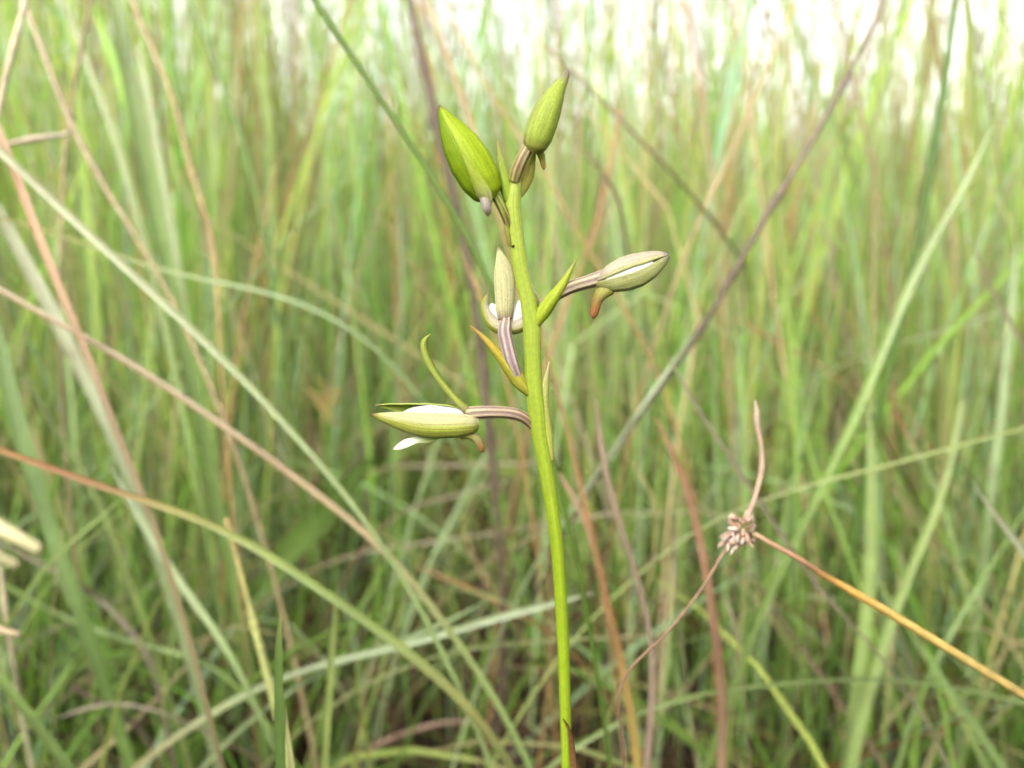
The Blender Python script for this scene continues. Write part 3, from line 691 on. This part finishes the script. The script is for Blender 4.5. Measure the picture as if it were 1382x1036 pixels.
def fuzzy_head():
    root = bpy.data.objects.new('fuzzy_seed_head', None); COL.objects.link(root)
    root['label'] = 'soft orange fuzzy seed head blurred left of the lower flower'; root['category'] = 'seed head'
    d = .62; r = np.random.default_rng(8)
    P = to_ground(spline(np.array([at_d(446, 525, d), at_d(440, 545, d), at_d(434, 575, d), at_d(430, 640, d)]), 12))
    obj('stalk', tube_mesh('stalk', P, np.full(len(P), .0007), np.repeat(lin((176, 150, 90))[None], len(P), 0), 7, hint=(.3, -1, .4)), M_CULM, root)
    for k in range(26):
        a = at_d(441 + r.normal(0, 2), 548 + r.normal(0, 9), d)
        e = at_d(441 + r.normal(0, 12), 542 + r.normal(0, 15), d + r.normal(0, .004))
        Q = spline(np.array([a, .5 * (a + e) + r.normal(0, .0006, 3), e]), 7)
        obj('spikelet', tube_mesh('spikelet', Q, np.array([.5, .9, 1.1, 1.1, .9, .6, .2]) * .0011, np.repeat((lin((216, 186, 122), .62) * r.uniform(.8, 1.1))[None], 7, 0), 6, hint=(.3, -1, .4)), M_DRY, root)
fuzzy_head()

# ------------------------------------------------------------------ dead sedge with seed head
def sedge():
    base = at_d(1105, 768, .215)
    root = bpy.data.objects.new('dead_sedge', None); COL.objects.link(root)
    root['label'] = 'dead sedge with a tan seed head on a yellow orange stem at lower right'
    root['category'] = 'sedge'
    def tb(name, pts, w, cols, d, nodes=(), ground_it=False, n=36, mat=M_CULM):
        q = [(p[0], p[1], p[2] if len(p) > 2 else d) for p in pts]
        P = np.array([at_d(*p) for p in q]); dep = np.array([p[2] for p in q])
        ws = interp_stops([float(x) for x in w], len(P))[:, 0] * dep / FPX
        cs = interp_stops([tuple(lin(c)) for c in cols], len(P))
        A = spline(np.c_[P, ws, cs], n)
        if ground_it:
            B = to_ground(A[:, :3]); k = len(B) - len(A)
            A = np.c_[B, np.vstack([A[:, 3:], np.repeat(A[-1:, 3:], k, 0)])]
        return obj(name, tube_mesh(name, A[:, :3], A[:, 3] * .5, np.clip(A[:, 4:], 0, 1), 9, hint=(.3, -1, .4)), mat, root)
    d = .215
    tb('stem', [(1012, 716), (1040, 733), (1080, 755), (1100, 768), (1110, 775), (1150, 798), (1200, 827), (1300, 888), (1400, 950), (1480, 1010)], [6, 7, 8, 6, 10, 12, 12, 12, 12], [(206, 166, 130), (200, 158, 120), (170, 124, 90), (146, 100, 66), (212, 160, 76), (206, 166, 86), (198, 170, 94), (194, 164, 96), (194, 160, 98)], d, ground_it=True)
    tb('leafy_bract', [(1003, 706), (1012, 690), (1022, 660), (1028, 630), (1027, 600), (1022, 575), (1021, 556), (1019, 540)], [6, 7, 7, 8, 6, 8, 8, 1.5], [(210, 178, 152), (204, 170, 144), (200, 170, 144), (206, 182, 160)], d)
    tb('rootlet_stalk', [(985, 735), (972, 752), (950, 790), (905, 848), (870, 882), (848, 906), (837, 930), (836, 962), (840, 1000), (842, 1045)], [4.5, 4, 3.8, 3.6, 3.4, 3], [(180, 146, 118), (168, 132, 104), (150, 116, 90), (130, 98, 78)], d, ground_it=True)
    # spikelets: little pointed scales clustered round the head
    r = np.random.default_rng(3)
    ctr = [(1003, 707, 1010, 682), (1000, 704, 992, 697), (1006, 712, 1022, 706), (1000, 712, 985, 702), (998, 714, 978, 712), (997, 718, 970, 726), (996, 720, 968, 736), (998, 722, 976, 742), (1000, 722, 984, 744), (1003, 722, 992, 740), (1005, 722, 1003, 741), (1008, 721, 1012, 738), (1010, 718, 1019, 733), (1002, 716, 981, 722), (1000, 718, 988, 732), (1004, 714, 1000, 728), (1002, 708, 1018, 692), (1001, 716, 973, 730), (999, 719, 981, 737), (1006, 719, 1008, 734)]
    ctr = ctr + [(x0 + (x1 - x0) * .4 + r.normal(0, 3), y0 + (y1 - y0) * .4 + r.normal(0, 3), x1 + r.normal(0, 6), y1 + r.normal(0, 6)) for (x0, y0, x1, y1) in ctr + ctr]
    for i, (x0, y0, x1, y1) in enumerate(ctr):
        off = r.uniform(-.0026, .0026)
        g = r.uniform(.62, .98)
        x1 = x0 + (x1 - x0) * g; y1 = y0 + (y1 - y0) * g
        P = spline(np.array([at_d(x0, y0, d), at_d((x0 + x1) / 2 + r.normal(0, 2), (y0 + y1) / 2 + r.normal(0, 2), d + off), at_d(x1, y1, d + off * 1.5)]), 9)
        R = np.array([1.6, 3.0, 3.9, 4.2, 4.2, 3.9, 3.3, 2.3, .9]) * d / FPX * r.uniform(.45, .95)
        c0 = lin((204, 152, 122), .6) * r.uniform(.6, 1.1); c1 = lin([(232, 212, 196), (222, 192, 170), (206, 172, 150)][r.integers(3)], .75) * r.uniform(.7, 1.05)
        t = np.linspace(0, 1, 9)[:, None] ** r.uniform(.5, 1.5)
        C = c0 * (1 - t) + c1 * t
        obj('spikelet', tube_mesh('spikelet', P, R, C, 7, hint=(.3, -1, .4), oval=r.uniform(.4, .8)), M_DRY, root)
sedge()

# ------------------------------------------------------------------ the orchid
def orchid():
    lin = lambda c, k=.66: globals()['lin'](c, k)
    root = bpy.data.objects.new('orchid', None); COL.objects.link(root)
    b = at_y(776, 1100, .0)
    root.location = (b[0] + .006, 0, 0)
    bpy.context.view_layer.update()
    root['label'] = 'flowering green orchid with buds on a bright yellow green stem in sharp focus'
    root['category'] = 'orchid'
    PX = .165 / FPX                                # metres per photo pixel at the plant
    def pt(px, py, off=0.0):
        return at_y(px, py, off * PX)              # off: pixels away from the lens
    def path(pts, n):
        return spline(np.array([pt(*p) for p in pts]), n)
    GRN = (140, 160, 34); GRN2 = (170, 186, 60)

    # ---- stem
    q = [(697, 232, 0, 11), (696, 246, 0, 14), (693, 262, 0, 20), (692, 280, 0, 21), (694, 300, 0, 20.5), (700, 345, 0, 20.5), (706, 380, 0, 20.5), (714, 412, 0, 21), (718, 440, 0, 25), (718.5, 459, 0, 24), (719, 490, 0, 23), (721, 525, 0, 25), (724, 548, 0, 25), (729, 590, 0, 22.5), (736, 629, 0, 21), (745, 685, 0, 19.5), (752, 740, 0, 18.5), (757, 810, 0, 18), (760.5, 883, 0, 17.5), (763, 960, 0, 16.5), (764.5, 1025, 0, 16), (766, 1100, 0, 16)]
    A = np.array([np.r_[pt(*a[:3]), a[3]] for a in q])
    low = A[-1].copy(); ext = []
    for k in range(1, 9):
        e = low.copy(); e[2] = low[2] * (1 - k / 8) - .01 * (k == 8); e[0] += .006 * k / 8; e[3] = 16 + k * .5; ext.append(e)
    A = spline(np.vstack([A, ext]), 130)
    R = A[:, 3] * PX * .5
    s = np.linspace(0, 1, 130)[:, None]
    C = lin((160, 172, 70)) * (1 - np.clip(s * 5, 0, 1)) + lin(GRN) * np.clip(s * 5, 0, 1)
    obj('stem', tube_mesh('stem', A[:, :3], R, C, 28, ridges=7, amp=.018), M_STEM, root)

    toward = np.array([0, -1.0, .15])

    def bract(pts, w, cols, cup=.9, hint=toward, keel=0.0, n=40, mat=M_SEPAL):
        P = path(pts, n)
        Wd = interp_stops([float(x) for x in w], n)[:, 0] * PX * .5 * 1.35
        cs = interp_stops([tuple(lin(c)) for c in cols], n)
        def cf(u, v):
            i = np.clip((u * (n - 1)).round().astype(int), 0, n - 1)
            return cs[i] * (1 + .12 * np.abs(v)[..., None] ** 4)
        return obj('bract', sheet_mesh('bract', P, Wd, hint, cf, 13, cup, keel, thick=.0003, edge_wave=.03, seed=int(pts[0][0])), mat, root)
    # bract under the left flower (yellow), under the right bud (green), the pale one right of the stem, three at the top, dry sheath at the foot
    bract([(716, 533, -9), (704, 519, -12), (690, 499, -13), (672, 477, -11), (652, 455, -9), (634, 439, -7)], [12, 27, 23, 14, 9, 2], [(170, 170, 60), (186, 180, 70), (190, 184, 66), (206, 184, 70), (216, 186, 90), (200, 160, 96)], 1.1)
    bract([(722, 443, -9), (729, 428, -12), (742, 408, -13), (758, 386, -11), (768, 368, -9), (777, 351, -7)], [12, 24, 22, 16, 9, 1.5], [(176, 178, 56), (176, 190, 56), (180, 196, 58), (186, 200, 66), (190, 200, 70), (206, 196, 130)], 1.1)
    bract([(747, 622, -4), (744, 596, -5), (739, 560, -5), (738, 530, -4), (742, 488, -2)], [4, 13, 14, 11, 2], [(190, 186, 100), (198, 200, 96), (204, 204, 104), (206, 206, 120), (214, 200, 150)], .6, hint=np.array([.7, -1, .1]))
    bract([(686, 272, -6), (680, 248, -6), (676, 225, -4), (673, 204, -2), (671, 190, 0)], [12, 16, 12, 6, 1.5], [(160, 186, 60), (166, 190, 66), (176, 190, 84), (196, 180, 110)], .7, hint=np.array([-.3, -1, .1]))
    bract([(697, 262, 3), (704, 248, 5), (711, 232, 7), (717, 216, 8), (722, 204, 8)], [15, 20, 20, 13, 3], [(196, 196, 90), (206, 196, 96), (196, 200, 96)], .8)
    bract([(778, 1046, -11), (774, 1010, -11), (769, 985, -10), (760, 970, -10)], [12, 10, 7, 1.5], [(130, 96, 60), (110, 76, 44), (90, 60, 34)], .8, hint=np.array([.6, -1, 0]), mat=M_DRY)
    bract([(688, 332, -8), (686, 318, -9), (683, 305, -8), (681, 296, -7)], [5, 6, 5, 1], [(150, 140, 70), (170, 180, 80)], .6)
    nd = pt(691, 333, -10)
    th = np.linspace(0, 1, 5)
    obj('dark_speck', tube_mesh('dark_speck', nd + np.c_[th * 3, th * 0, th * 2] * PX, np.array([1, 1.6, 1.7, 1.5, .8]) * PX, np.repeat(lin((60, 40, 24))[None], 5, 0), 8), M_DRY, root)

    def pedicel(name, pts, w, cols, amp=.09):
        n = 34
        P = path(pts, n)
        R = interp_stops([float(x) for x in w], n)[:, 0] * PX * .5
        cs = interp_stops([tuple(lin(c)) for c in cols], n)
        me = tube_mesh(name, P, R, cs, 36, ridges=6, amp=amp)
        # pale ribs, purple furrows
        a = me.color_attributes['col']
        buf = np.empty(len(me.vertices) * 4, np.float32); a.data.foreach_get('color', buf); buf = buf.reshape(-1, 36, 4)
        thh = np.linspace(0, 2 * np.pi, 36, endpoint=False)
        rib = .5 + .5 * np.cos(6 * thh)
        buf[..., :3] = buf[..., :3] * (.62 + .38 * rib)[None, :, None] + (lin((170, 166, 110)) * .28)[None, None] * (rib ** 2)[None, :, None]
        a.data.foreach_set('color', buf.ravel())
        return obj(name, me, M_STEM, root)

    def spur(parent, pts, w, cols):
        n = 22
        P = path(pts, n); R = interp_stops([float(x) for x in w], n)[:, 0] * PX * .5
        uu = np.linspace(0, 1, n)
        R = R * np.sqrt(np.clip(1 - (np.clip(uu - .82, 0, 1) / .185) ** 2, .03, 1))       # rounded end
        return obj('spur', tube_mesh('spur', P, R, interp_stops([tuple(lin(c)) for c in cols], n), 16), M_SEPAL, parent)

    def bud_surface(pts, rad, side_ratio=1.0, up=None):
        n = 44
        P = path(pts, n)
        T, S, N = frames(P, toward if up is None else up)      # S sideways in the picture, N towards the lens
        R = interp_stops(rad, n)[:, 0] * PX * .95
        def surf(i, th, k):
            return P[i][:, None] + k[..., None] * R[i][:, None, None] * (np.cos(th)[..., None] * N[i][:, None] + side_ratio * np.sin(th)[..., None] * S[i][:, None])
        return n, P, T, S, N, R, surf
    def bud_sepal(parent, bs, th0, half, colfn, lift=1.0, keel=.07, edge=.03, u0=0.0, u1=1.0, nv=17, name='sepal', tighten=0.0, mat=M_SEPAL):
        """one sepal wrapped on the bud, th0 its middle (0 faces the lens)"""
        n, P, T, S, N, R, surf = bs
        i = np.unique(np.clip(np.round(np.linspace(u0, u1, n) * (n - 1)).astype(int), 0, n - 1))
        v = np.linspace(-1, 1, nv); u = i / (n - 1)
        hw = half * (1 - tighten * np.abs(u - .5) * 2)
        th = th0 + v[None] * hw[:, None]
        k = lift + keel * np.exp(-(v / .18) ** 2)[None] * np.sin(np.pi * np.clip(u, 0, 1))[:, None] ** .5 + edge * np.abs(v)[None] ** 6
        G = surf(i, th, k)
        Nn = nrm(G - P[i][:, None])
        G2 = G - Nn * .00022
        C = colfn(u[:, None] + 0 * v[None], v[None] + 0 * u[:, None])
        nu = len(i); o = nu * nv
        def strip(idx):
            return np.stack([idx[:-1], idx[1:], idx[1:] + o, idx[:-1] + o], 1)
        F = np.vstack([grid_faces(nu, nv), grid_faces(nu, nv, off=o, flip=True), strip(np.arange(nu) * nv), strip((np.arange(nu) * nv + nv - 1)[::-1])])
        UV = np.stack(np.broadcast_arrays(u[:, None], (v * .5 + .5)[None]), -1).reshape(-1, 2)
        me = mesh_from_arrays(name, np.vstack([G.reshape(-1, 3), G2.reshape(-1, 3)]), F, np.vstack([C.reshape(-1, 3)] * 2), np.vstack([UV, UV]))
        return obj(name, me, mat, parent)
    def pig(body, tip, edge=None, tip_at=.85, base=None, stripe=None, stripe_amt=0.0, mid=None):
        body, tip = lin(body), lin(tip)
        edge = lin(edge) if edge is not None else body
        base = lin(base) if base is not None else body
        def f(u, v):
            u = u[..., None]; v = v[..., None]
            c = body + 0 * u
            if mid is not None:
                c = c + (lin(mid) - c) * np.exp(-(v / .35) ** 2)
            c = c + (edge * 1.12 - c) * np.abs(v) ** 4
            c = c + (base - c) * np.clip(1 - u / .18, 0, 1)
            if stripe is not None:
                c = c + (lin(stripe) - c) * stripe_amt * (.5 + .5 * np.cos(v * 22)) ** 3
            return c + (tip - c) * np.clip((u - tip_at) / (1 - tip_at), 0, 1) ** 1.2
        return f
    def white(u, v):
        return np.broadcast_to(np.array([.56, .56, .52]), u.shape + (3,)).copy()

    # ---- bud A: green, top left, hanging on a dark pedicel
    fa = pedicel('bud', [(690, 316, 2), (686, 302, -4), (680, 286, -8), (672, 270, -8), (664, 258, -6)], [9, 11, 12, 12, 12], [(150, 160, 60), (120, 110, 50), (126, 130, 50), (140, 160, 50)], .05)
    fa['label'] = 'closed bright green bud at the top left'
    rad = [(0, 11.), (.06, 21.), (.2, 27.5), (.4, 29.), (.58, 25.5), (.75, 17.5), (.88, 9.5), (.95, 5.), (1, .8)]
    bs = bud_surface([(663, 268, -6), (650, 246, -8), (634, 218, -9), (617, 188, -8), (603, 163, -6), (593, 142, -3)], rad, 1.0)
    gA = pig((166, 188, 30), (130, 84, 60), (184, 200, 70), .93)
    gA2 = pig((136, 162, 24), (120, 80, 56), (150, 184, 40), .93)  # darker copy of the bud green: shade painted on left and back sepals
    gA3 = pig((176, 190, 70), (210, 206, 150), (186, 200, 84), .55, base=(164, 186, 40))
    bud_sepal(fa, bs, 3.1, 1.2, gA2, .99)
    bud_sepal(fa, bs, -.95, .95, gA2, 1.0, keel=.05)
    bud_sepal(fa, bs, .95, 1.12, gA, 1.035, keel=.07, edge=.015)
    P = path([(619, 198, -41), (630, 220, -43), (640, 238, -42), (649, 254, -40), (655, 268, -35), (657, 278, -29)], 30)
    Wd = interp_stops([(0, .6), (.3, 4.), (.55, 8.), (.78, 11.), (.9, 9.5), (1, 7.)], 30)[:, 0] * PX
    obj('lip', sheet_mesh('lip', P, Wd, np.array([-.15, -1, .1]), gA3, 13, .55, 0, thick=.0003), M_SEPAL, fa)
    spur(fa, [(648, 246, -20), (653, 260, -28), (656, 274, -27), (658, 285, -22), (659, 291, -19)], [6, 17, 14.5, 12, 7], [(196, 200, 130), (226, 214, 190), (232, 214, 204), (214, 186, 150)])

    # ---- bud B: green, top right, pointing up
    fb = pedicel('bud', [(694, 244, -4), (698, 230, -8), (705, 214, -9), (713, 199, -8), (718, 190, -6)], [13, 15, 15, 14, 14], [(150, 140, 84), (140, 116, 80), (150, 130, 96), (150, 130, 90)], .07)
    fb['label'] = 'closed green bud with a mauve tip at the top right'
    rad = [(0, 10), (.07, 16), (.18, 19.5), (.34, 20), (.5, 18), (.66, 13.8), (.8, 8.5), (.9, 5.2), (.96, 3.8), (1, 1.2)]
    bs = bud_surface([(719, 205, -6), (724, 190, -8), (731, 170, -9), (740, 147, -9), (752, 122, -7), (762, 106, -4), (766, 94, -2)], rad, 1.0)
    gB = pig((172, 188, 76), (150, 120, 134), (180, 190, 100), .78, base=(150, 140, 70))
    gB2 = pig((180, 190, 110), (150, 120, 134), (196, 200, 160), .78, base=(140, 110, 84))
    bud_sepal(fb, bs, 3.0, 1.2, gB, .99)
    bud_sepal(fb, bs, .50, 1.5, gB, 1.02, keel=.03, edge=.01)
    bud_sepal(fb, bs, -1.55, .85, gB2, 1.0, keel=.06, edge=.0)
    spur(fb, [(727, 200, 8), (731, 212, 9), (733, 222, 9), (734, 229, 9)], [13, 10, 7, 5], [(190, 200, 90), (200, 200, 96), (210, 186, 96), (200, 170, 90)])

    # ---- bud E: mauve green, right, half open with a white slit
    fe = pedicel('bud', [(733, 410, 2), (752, 397, 2), (772, 387, 0), (795, 380, -3), (818, 373, -4), (832, 370, -4)], [13, 15, 16, 17, 19, 20], [(150, 140, 100), (150, 130, 110), (156, 136, 116), (164, 140, 130), (170, 150, 120)], .08)
    fe['label'] = 'opening mauve green bud with a white slit on the right'
    rad = [(0, 8), (.08, 13), (.2, 19), (.38, 23.5), (.55, 23.5), (.72, 19.5), (.86, 13.5), (.95, 8.5), (1, 4.)]
    bs = bud_surface([(804, 381, -3), (820, 377, -5), (842, 370, -7), (865, 362, -7), (886, 352, -5), (902, 345, -2)], rad, 1.0)
    gE = pig((204, 206, 130), (150, 130, 130), (190, 190, 140), .85, base=(176, 166, 90), stripe=(150, 140, 110), stripe_amt=.3)
    gEu = pig((204, 188, 170), (156, 136, 140), (180, 180, 110), .88, base=(160, 136, 124), stripe=(190, 190, 100), stripe_amt=.45)
    n_, P_, T_, S_, N_, R_, sf = bs
    bud_sepal(fe, bs, 0, 1.0, white, .93, keel=0, nv=13, name='petal', u0=.15, u1=.75, mat=M_PETAL)
    # sideways sign: S runs down or up depending on the spine, so work out which side is up
    up_sign = 1.0 if S_[20][2] > 0 else -1.0
    bud_sepal(fe, bs, 3.14, 1.25, gE, .98)
    bud_sepal(fe, bs, up_sign * 1.24, 1.0, gEu, 1.02, keel=.03, edge=.03, tighten=-.16)
    bud_sepal(fe, bs, -up_sign * .96, .91, gE, 1.04, keel=.05, edge=.02, tighten=-.10)
    spur(fe, [(822, 388, -6), (812, 396, -8), (806, 406, -8), (803, 418, -8), (800, 430, -8)], [22, 18, 14.5, 12.5, 9.5], [(176, 176, 90), (176, 170, 90), (170, 140, 80), (176, 116, 70), (196, 130, 80)])

    # ---- flower C: seen from behind, beside the stem
    fc = pedicel('flower', [(704, 524, 0), (697, 505, -6), (690, 486, -8), (684, 462, -6), (681, 446, -3), (683, 431, 3), (683, 424, 8)], [10, 13, 16, 17.5, 18, 17, 10], [(150, 130, 110), (160, 136, 130), (170, 146, 150), (164, 140, 144), (160, 136, 134), (164, 140, 120)], .09)
    fc['label'] = 'open flower seen from behind left of the stem'
    def cf_dorsal(u, v):
        f = pig((226, 220, 164), (150, 110, 80), (226, 222, 170), .93, base=(166, 140, 120), stripe=(160, 130, 110), stripe_amt=.28)(u, v)
        return f
    n = 44
    P = path([(682, 432, -2), (681, 415, -4), (681, 392, -6), (680, 372, -6), (677, 352, -4), (672, 333, 2)], n)
    Wd = interp_stops([(0, 11.), (.15, 13.2), (.35, 15.2), (.55, 15.5), (.72, 12.5), (.86, 7.5), (.95, 3.5), (1, .7)], n)[:, 0] * PX
    obj('sepal', sheet_mesh('sepal', P, Wd, toward, cf_dorsal, 23, .55, .05, thick=.00035), M_SEPAL, fc)
    def lat(pts, w, colf, hint):
        P = path(pts, 40)
        Wd = interp_stops(w, 40)[:, 0] * PX
        return obj('sepal', sheet_mesh('sepal', P, Wd, hint, colf, 19, .8, .06, thick=.00035), M_SEPAL, fc)
    def cup(sgn):
        def f(u, v):
            k = np.clip(v * sgn * 1.4 + .35, 0, 1)[..., None]           # mauve rim above, green belly below
            c = lin((196, 184, 158)) * k + lin((178, 178, 76)) * (1 - k)
            b = np.clip(1 - u / .22, 0, 1)[..., None] * .6
            return c * (1 - b) + lin((166, 140, 128)) * b
        return f
    wl = [(0, 12.), (.28, 13.), (.5, 11.), (.7, 8.5), (.88, 5.), (1, 1.2)]
    lat([(685, 443, -1), (673, 444, -2), (662, 437, 0), (655, 424, 5), (653, 410, 10), (658, 396, 16)], wl, cup(1), np.array([-.25, -1, -.15]))
    lat([(685, 443, -1), (697, 444, 0), (709, 438, 3), (718, 425, 7), (724, 410, 11), (722, 395, 16)], wl, cup(-1), np.array([.25, -1, -.15]))
    for pts, w in (([(681, 438, 6), (674, 428, 7), (667, 418, 8), (663, 409, 11)], [(0, 4.), (.3, 8), (.65, 9), (.9, 5), (1, 1)]),
                   ([(688, 438, 6), (697, 427, 7), (704, 415, 8), (706, 402, 11)], [(0, 5.), (.3, 11), (.65, 12), (.9, 7), (1, 1.5)])):
        P = path(pts, 24)
        Wd = interp_stops(w, 24)[:, 0] * PX
        obj('petal', sheet_mesh('petal', P, Wd, toward, white, 15, .3, 0, thick=.0003), M_PETAL, fc)

    # ---- flower D: open flower in profile, left
    fd = pedicel('flower', [(722, 580, 2), (714, 569, 0), (702, 561, -3), (685, 557, -4), (662, 556, -4), (640, 557, -3), (632, 558, -2)], [10, 13, 15, 15.5, 16, 17, 17], [(140, 110, 80), (140, 110, 90), (150, 122, 110), (156, 130, 116), (156, 130, 116), (166, 146, 120)], .09)
    fd['label'] = 'open flower in profile with white petals on the left'
    rad = [(0, 9.), (.06, 16.), (.2, 20), (.4, 21.), (.58, 19), (.74, 14), (.87, 8.), (.95, 3.6), (1, .8)]
    bs = bud_surface([(646, 571, -2), (632, 571, -3), (605, 571.5, -4), (575, 571, -5), (545, 566.5, -5), (518, 562, -4), (499, 559, -2)], rad, 1.0)
    n_, P_, T_, S_, N_, R_, sf = bs
    us = 1.0 if S_[20][2] > 0 else -1.0
    gD = pig((192, 200, 82), (104, 56, 52), (206, 206, 140), .88, base=(170, 170, 80), stripe=(146, 112, 84), stripe_amt=.5)
    def gDn(u, v):
        c = gD(u, v)
        k = (np.clip((v * us - .05) / .4, 0, 1) * np.clip((.93 - u) / .1, 0, 1))[..., None]
        return c * (1 - k * .75) + lin((214, 206, 164)) * k * .75
    bud_sepal(fd, bs, -us * .28, 1.16, gDn, 1.02, keel=.015, edge=.03, nv=27)
    # far sepal
    rad2 = [(0, 8.), (.1, 15), (.3, 18), (.5, 17), (.7, 13), (.87, 7.), (1, .8)]
    bs2 = bud_surface([(640, 566, 10), (605, 562, 16), (575, 559, 18), (545, 555, 18), (522, 550, 16), (506, 547, 14)], rad2, 1.0)
    S2_ = bs2[3]; us2 = 1.0 if S2_[20][2] > 0 else -1.0
    bud_sepal(fd, bs2, us2 * 2.35, 1.15, pig((168, 186, 66), (150, 130, 110), (190, 200, 110), .92), 1.0, keel=.02)
    # petals: white hoods bulging above the sepals
    for off, hy in ((0, 0), (14, 1)):
        P = path([(638, 560 + hy, off), (622, 556 + hy, off), (600, 553 + hy, off), (578, 551 + hy, off), (556, 554 + hy, off), (536, 560 + hy, off)], 30)
        Wd = interp_stops([(0, 5.), (.25, 9.5), (.55, 11.), (.85, 6.5), (1, 1.5)], 30)[:, 0] * PX
        obj('petal', sheet_mesh('petal', P, Wd, np.array([0, -1, .9 - .5 * (off > 0)]), white, 15, .7, 0, thick=.0004), M_PETAL, fd)
    # column and lip inside, lip tip showing below
    P = path([(600, 578, 4), (582, 588, 0), (564, 592, -4), (548, 597, -8), (531, 606, -12)], 30)
    Wd = interp_stops([(0, 9.), (.35, 8.), (.55, 5.5), (.75, 7.), (.9, 5.), (1, .8)], 30)[:, 0] * PX
    lipc = pig((236, 236, 214), (246, 244, 240), None, .7, base=(180, 196, 90))
    def lf(u, v):
        t = np.clip((u - .35) / .3, 0, 1)[..., None]
        return lin((186, 200, 110)) * (1 - t) + np.array([.66, .65, .52]) * t
    obj('lip', sheet_mesh('lip', P, Wd, np.array([.1, -1, .9]), lf, 15, .4, 0, thick=.0004), M_PETAL, fd)
    # dorsal sepal: strap arching back and up
    P = path([(640, 560, -6), (628, 550, -6), (612, 534, -6), (594, 512, -6), (580, 489, -6), (573, 468, -6), (575, 457, -5), (581, 451, -3)], 60)
    Wd = interp_stops([(0, 10.), (.12, 8.), (.3, 6.6), (.55, 6.4), (.75, 7.4), (.9, 6.4), (1, .8)], 60)[:, 0] * PX
    def ds(u, v):
        t = np.clip(1 - u / .2, 0, 1)[..., None]
        e = np.clip((v + .1) / .5, 0, 1)[..., None]
        c = lin((182, 190, 92)) * (1 - e) + lin((150, 162, 60)) * e
        return c * (1 - t) + lin((170, 140, 116)) * t
    obj('sepal', sheet_mesh('sepal', P, Wd, np.array([.2, -1, .35]), ds, 13, .9, 0, thick=.00035), M_SEPAL, fd)
    spur(fd, [(622, 586, 0), (634, 586, -2), (643, 592, -3), (648, 600, -3), (652, 610, -3)], [14, 14, 12.5, 11.5, 9], [(176, 180, 84), (176, 176, 96), (170, 164, 104), (170, 130, 80), (176, 130, 64)])
orchid()
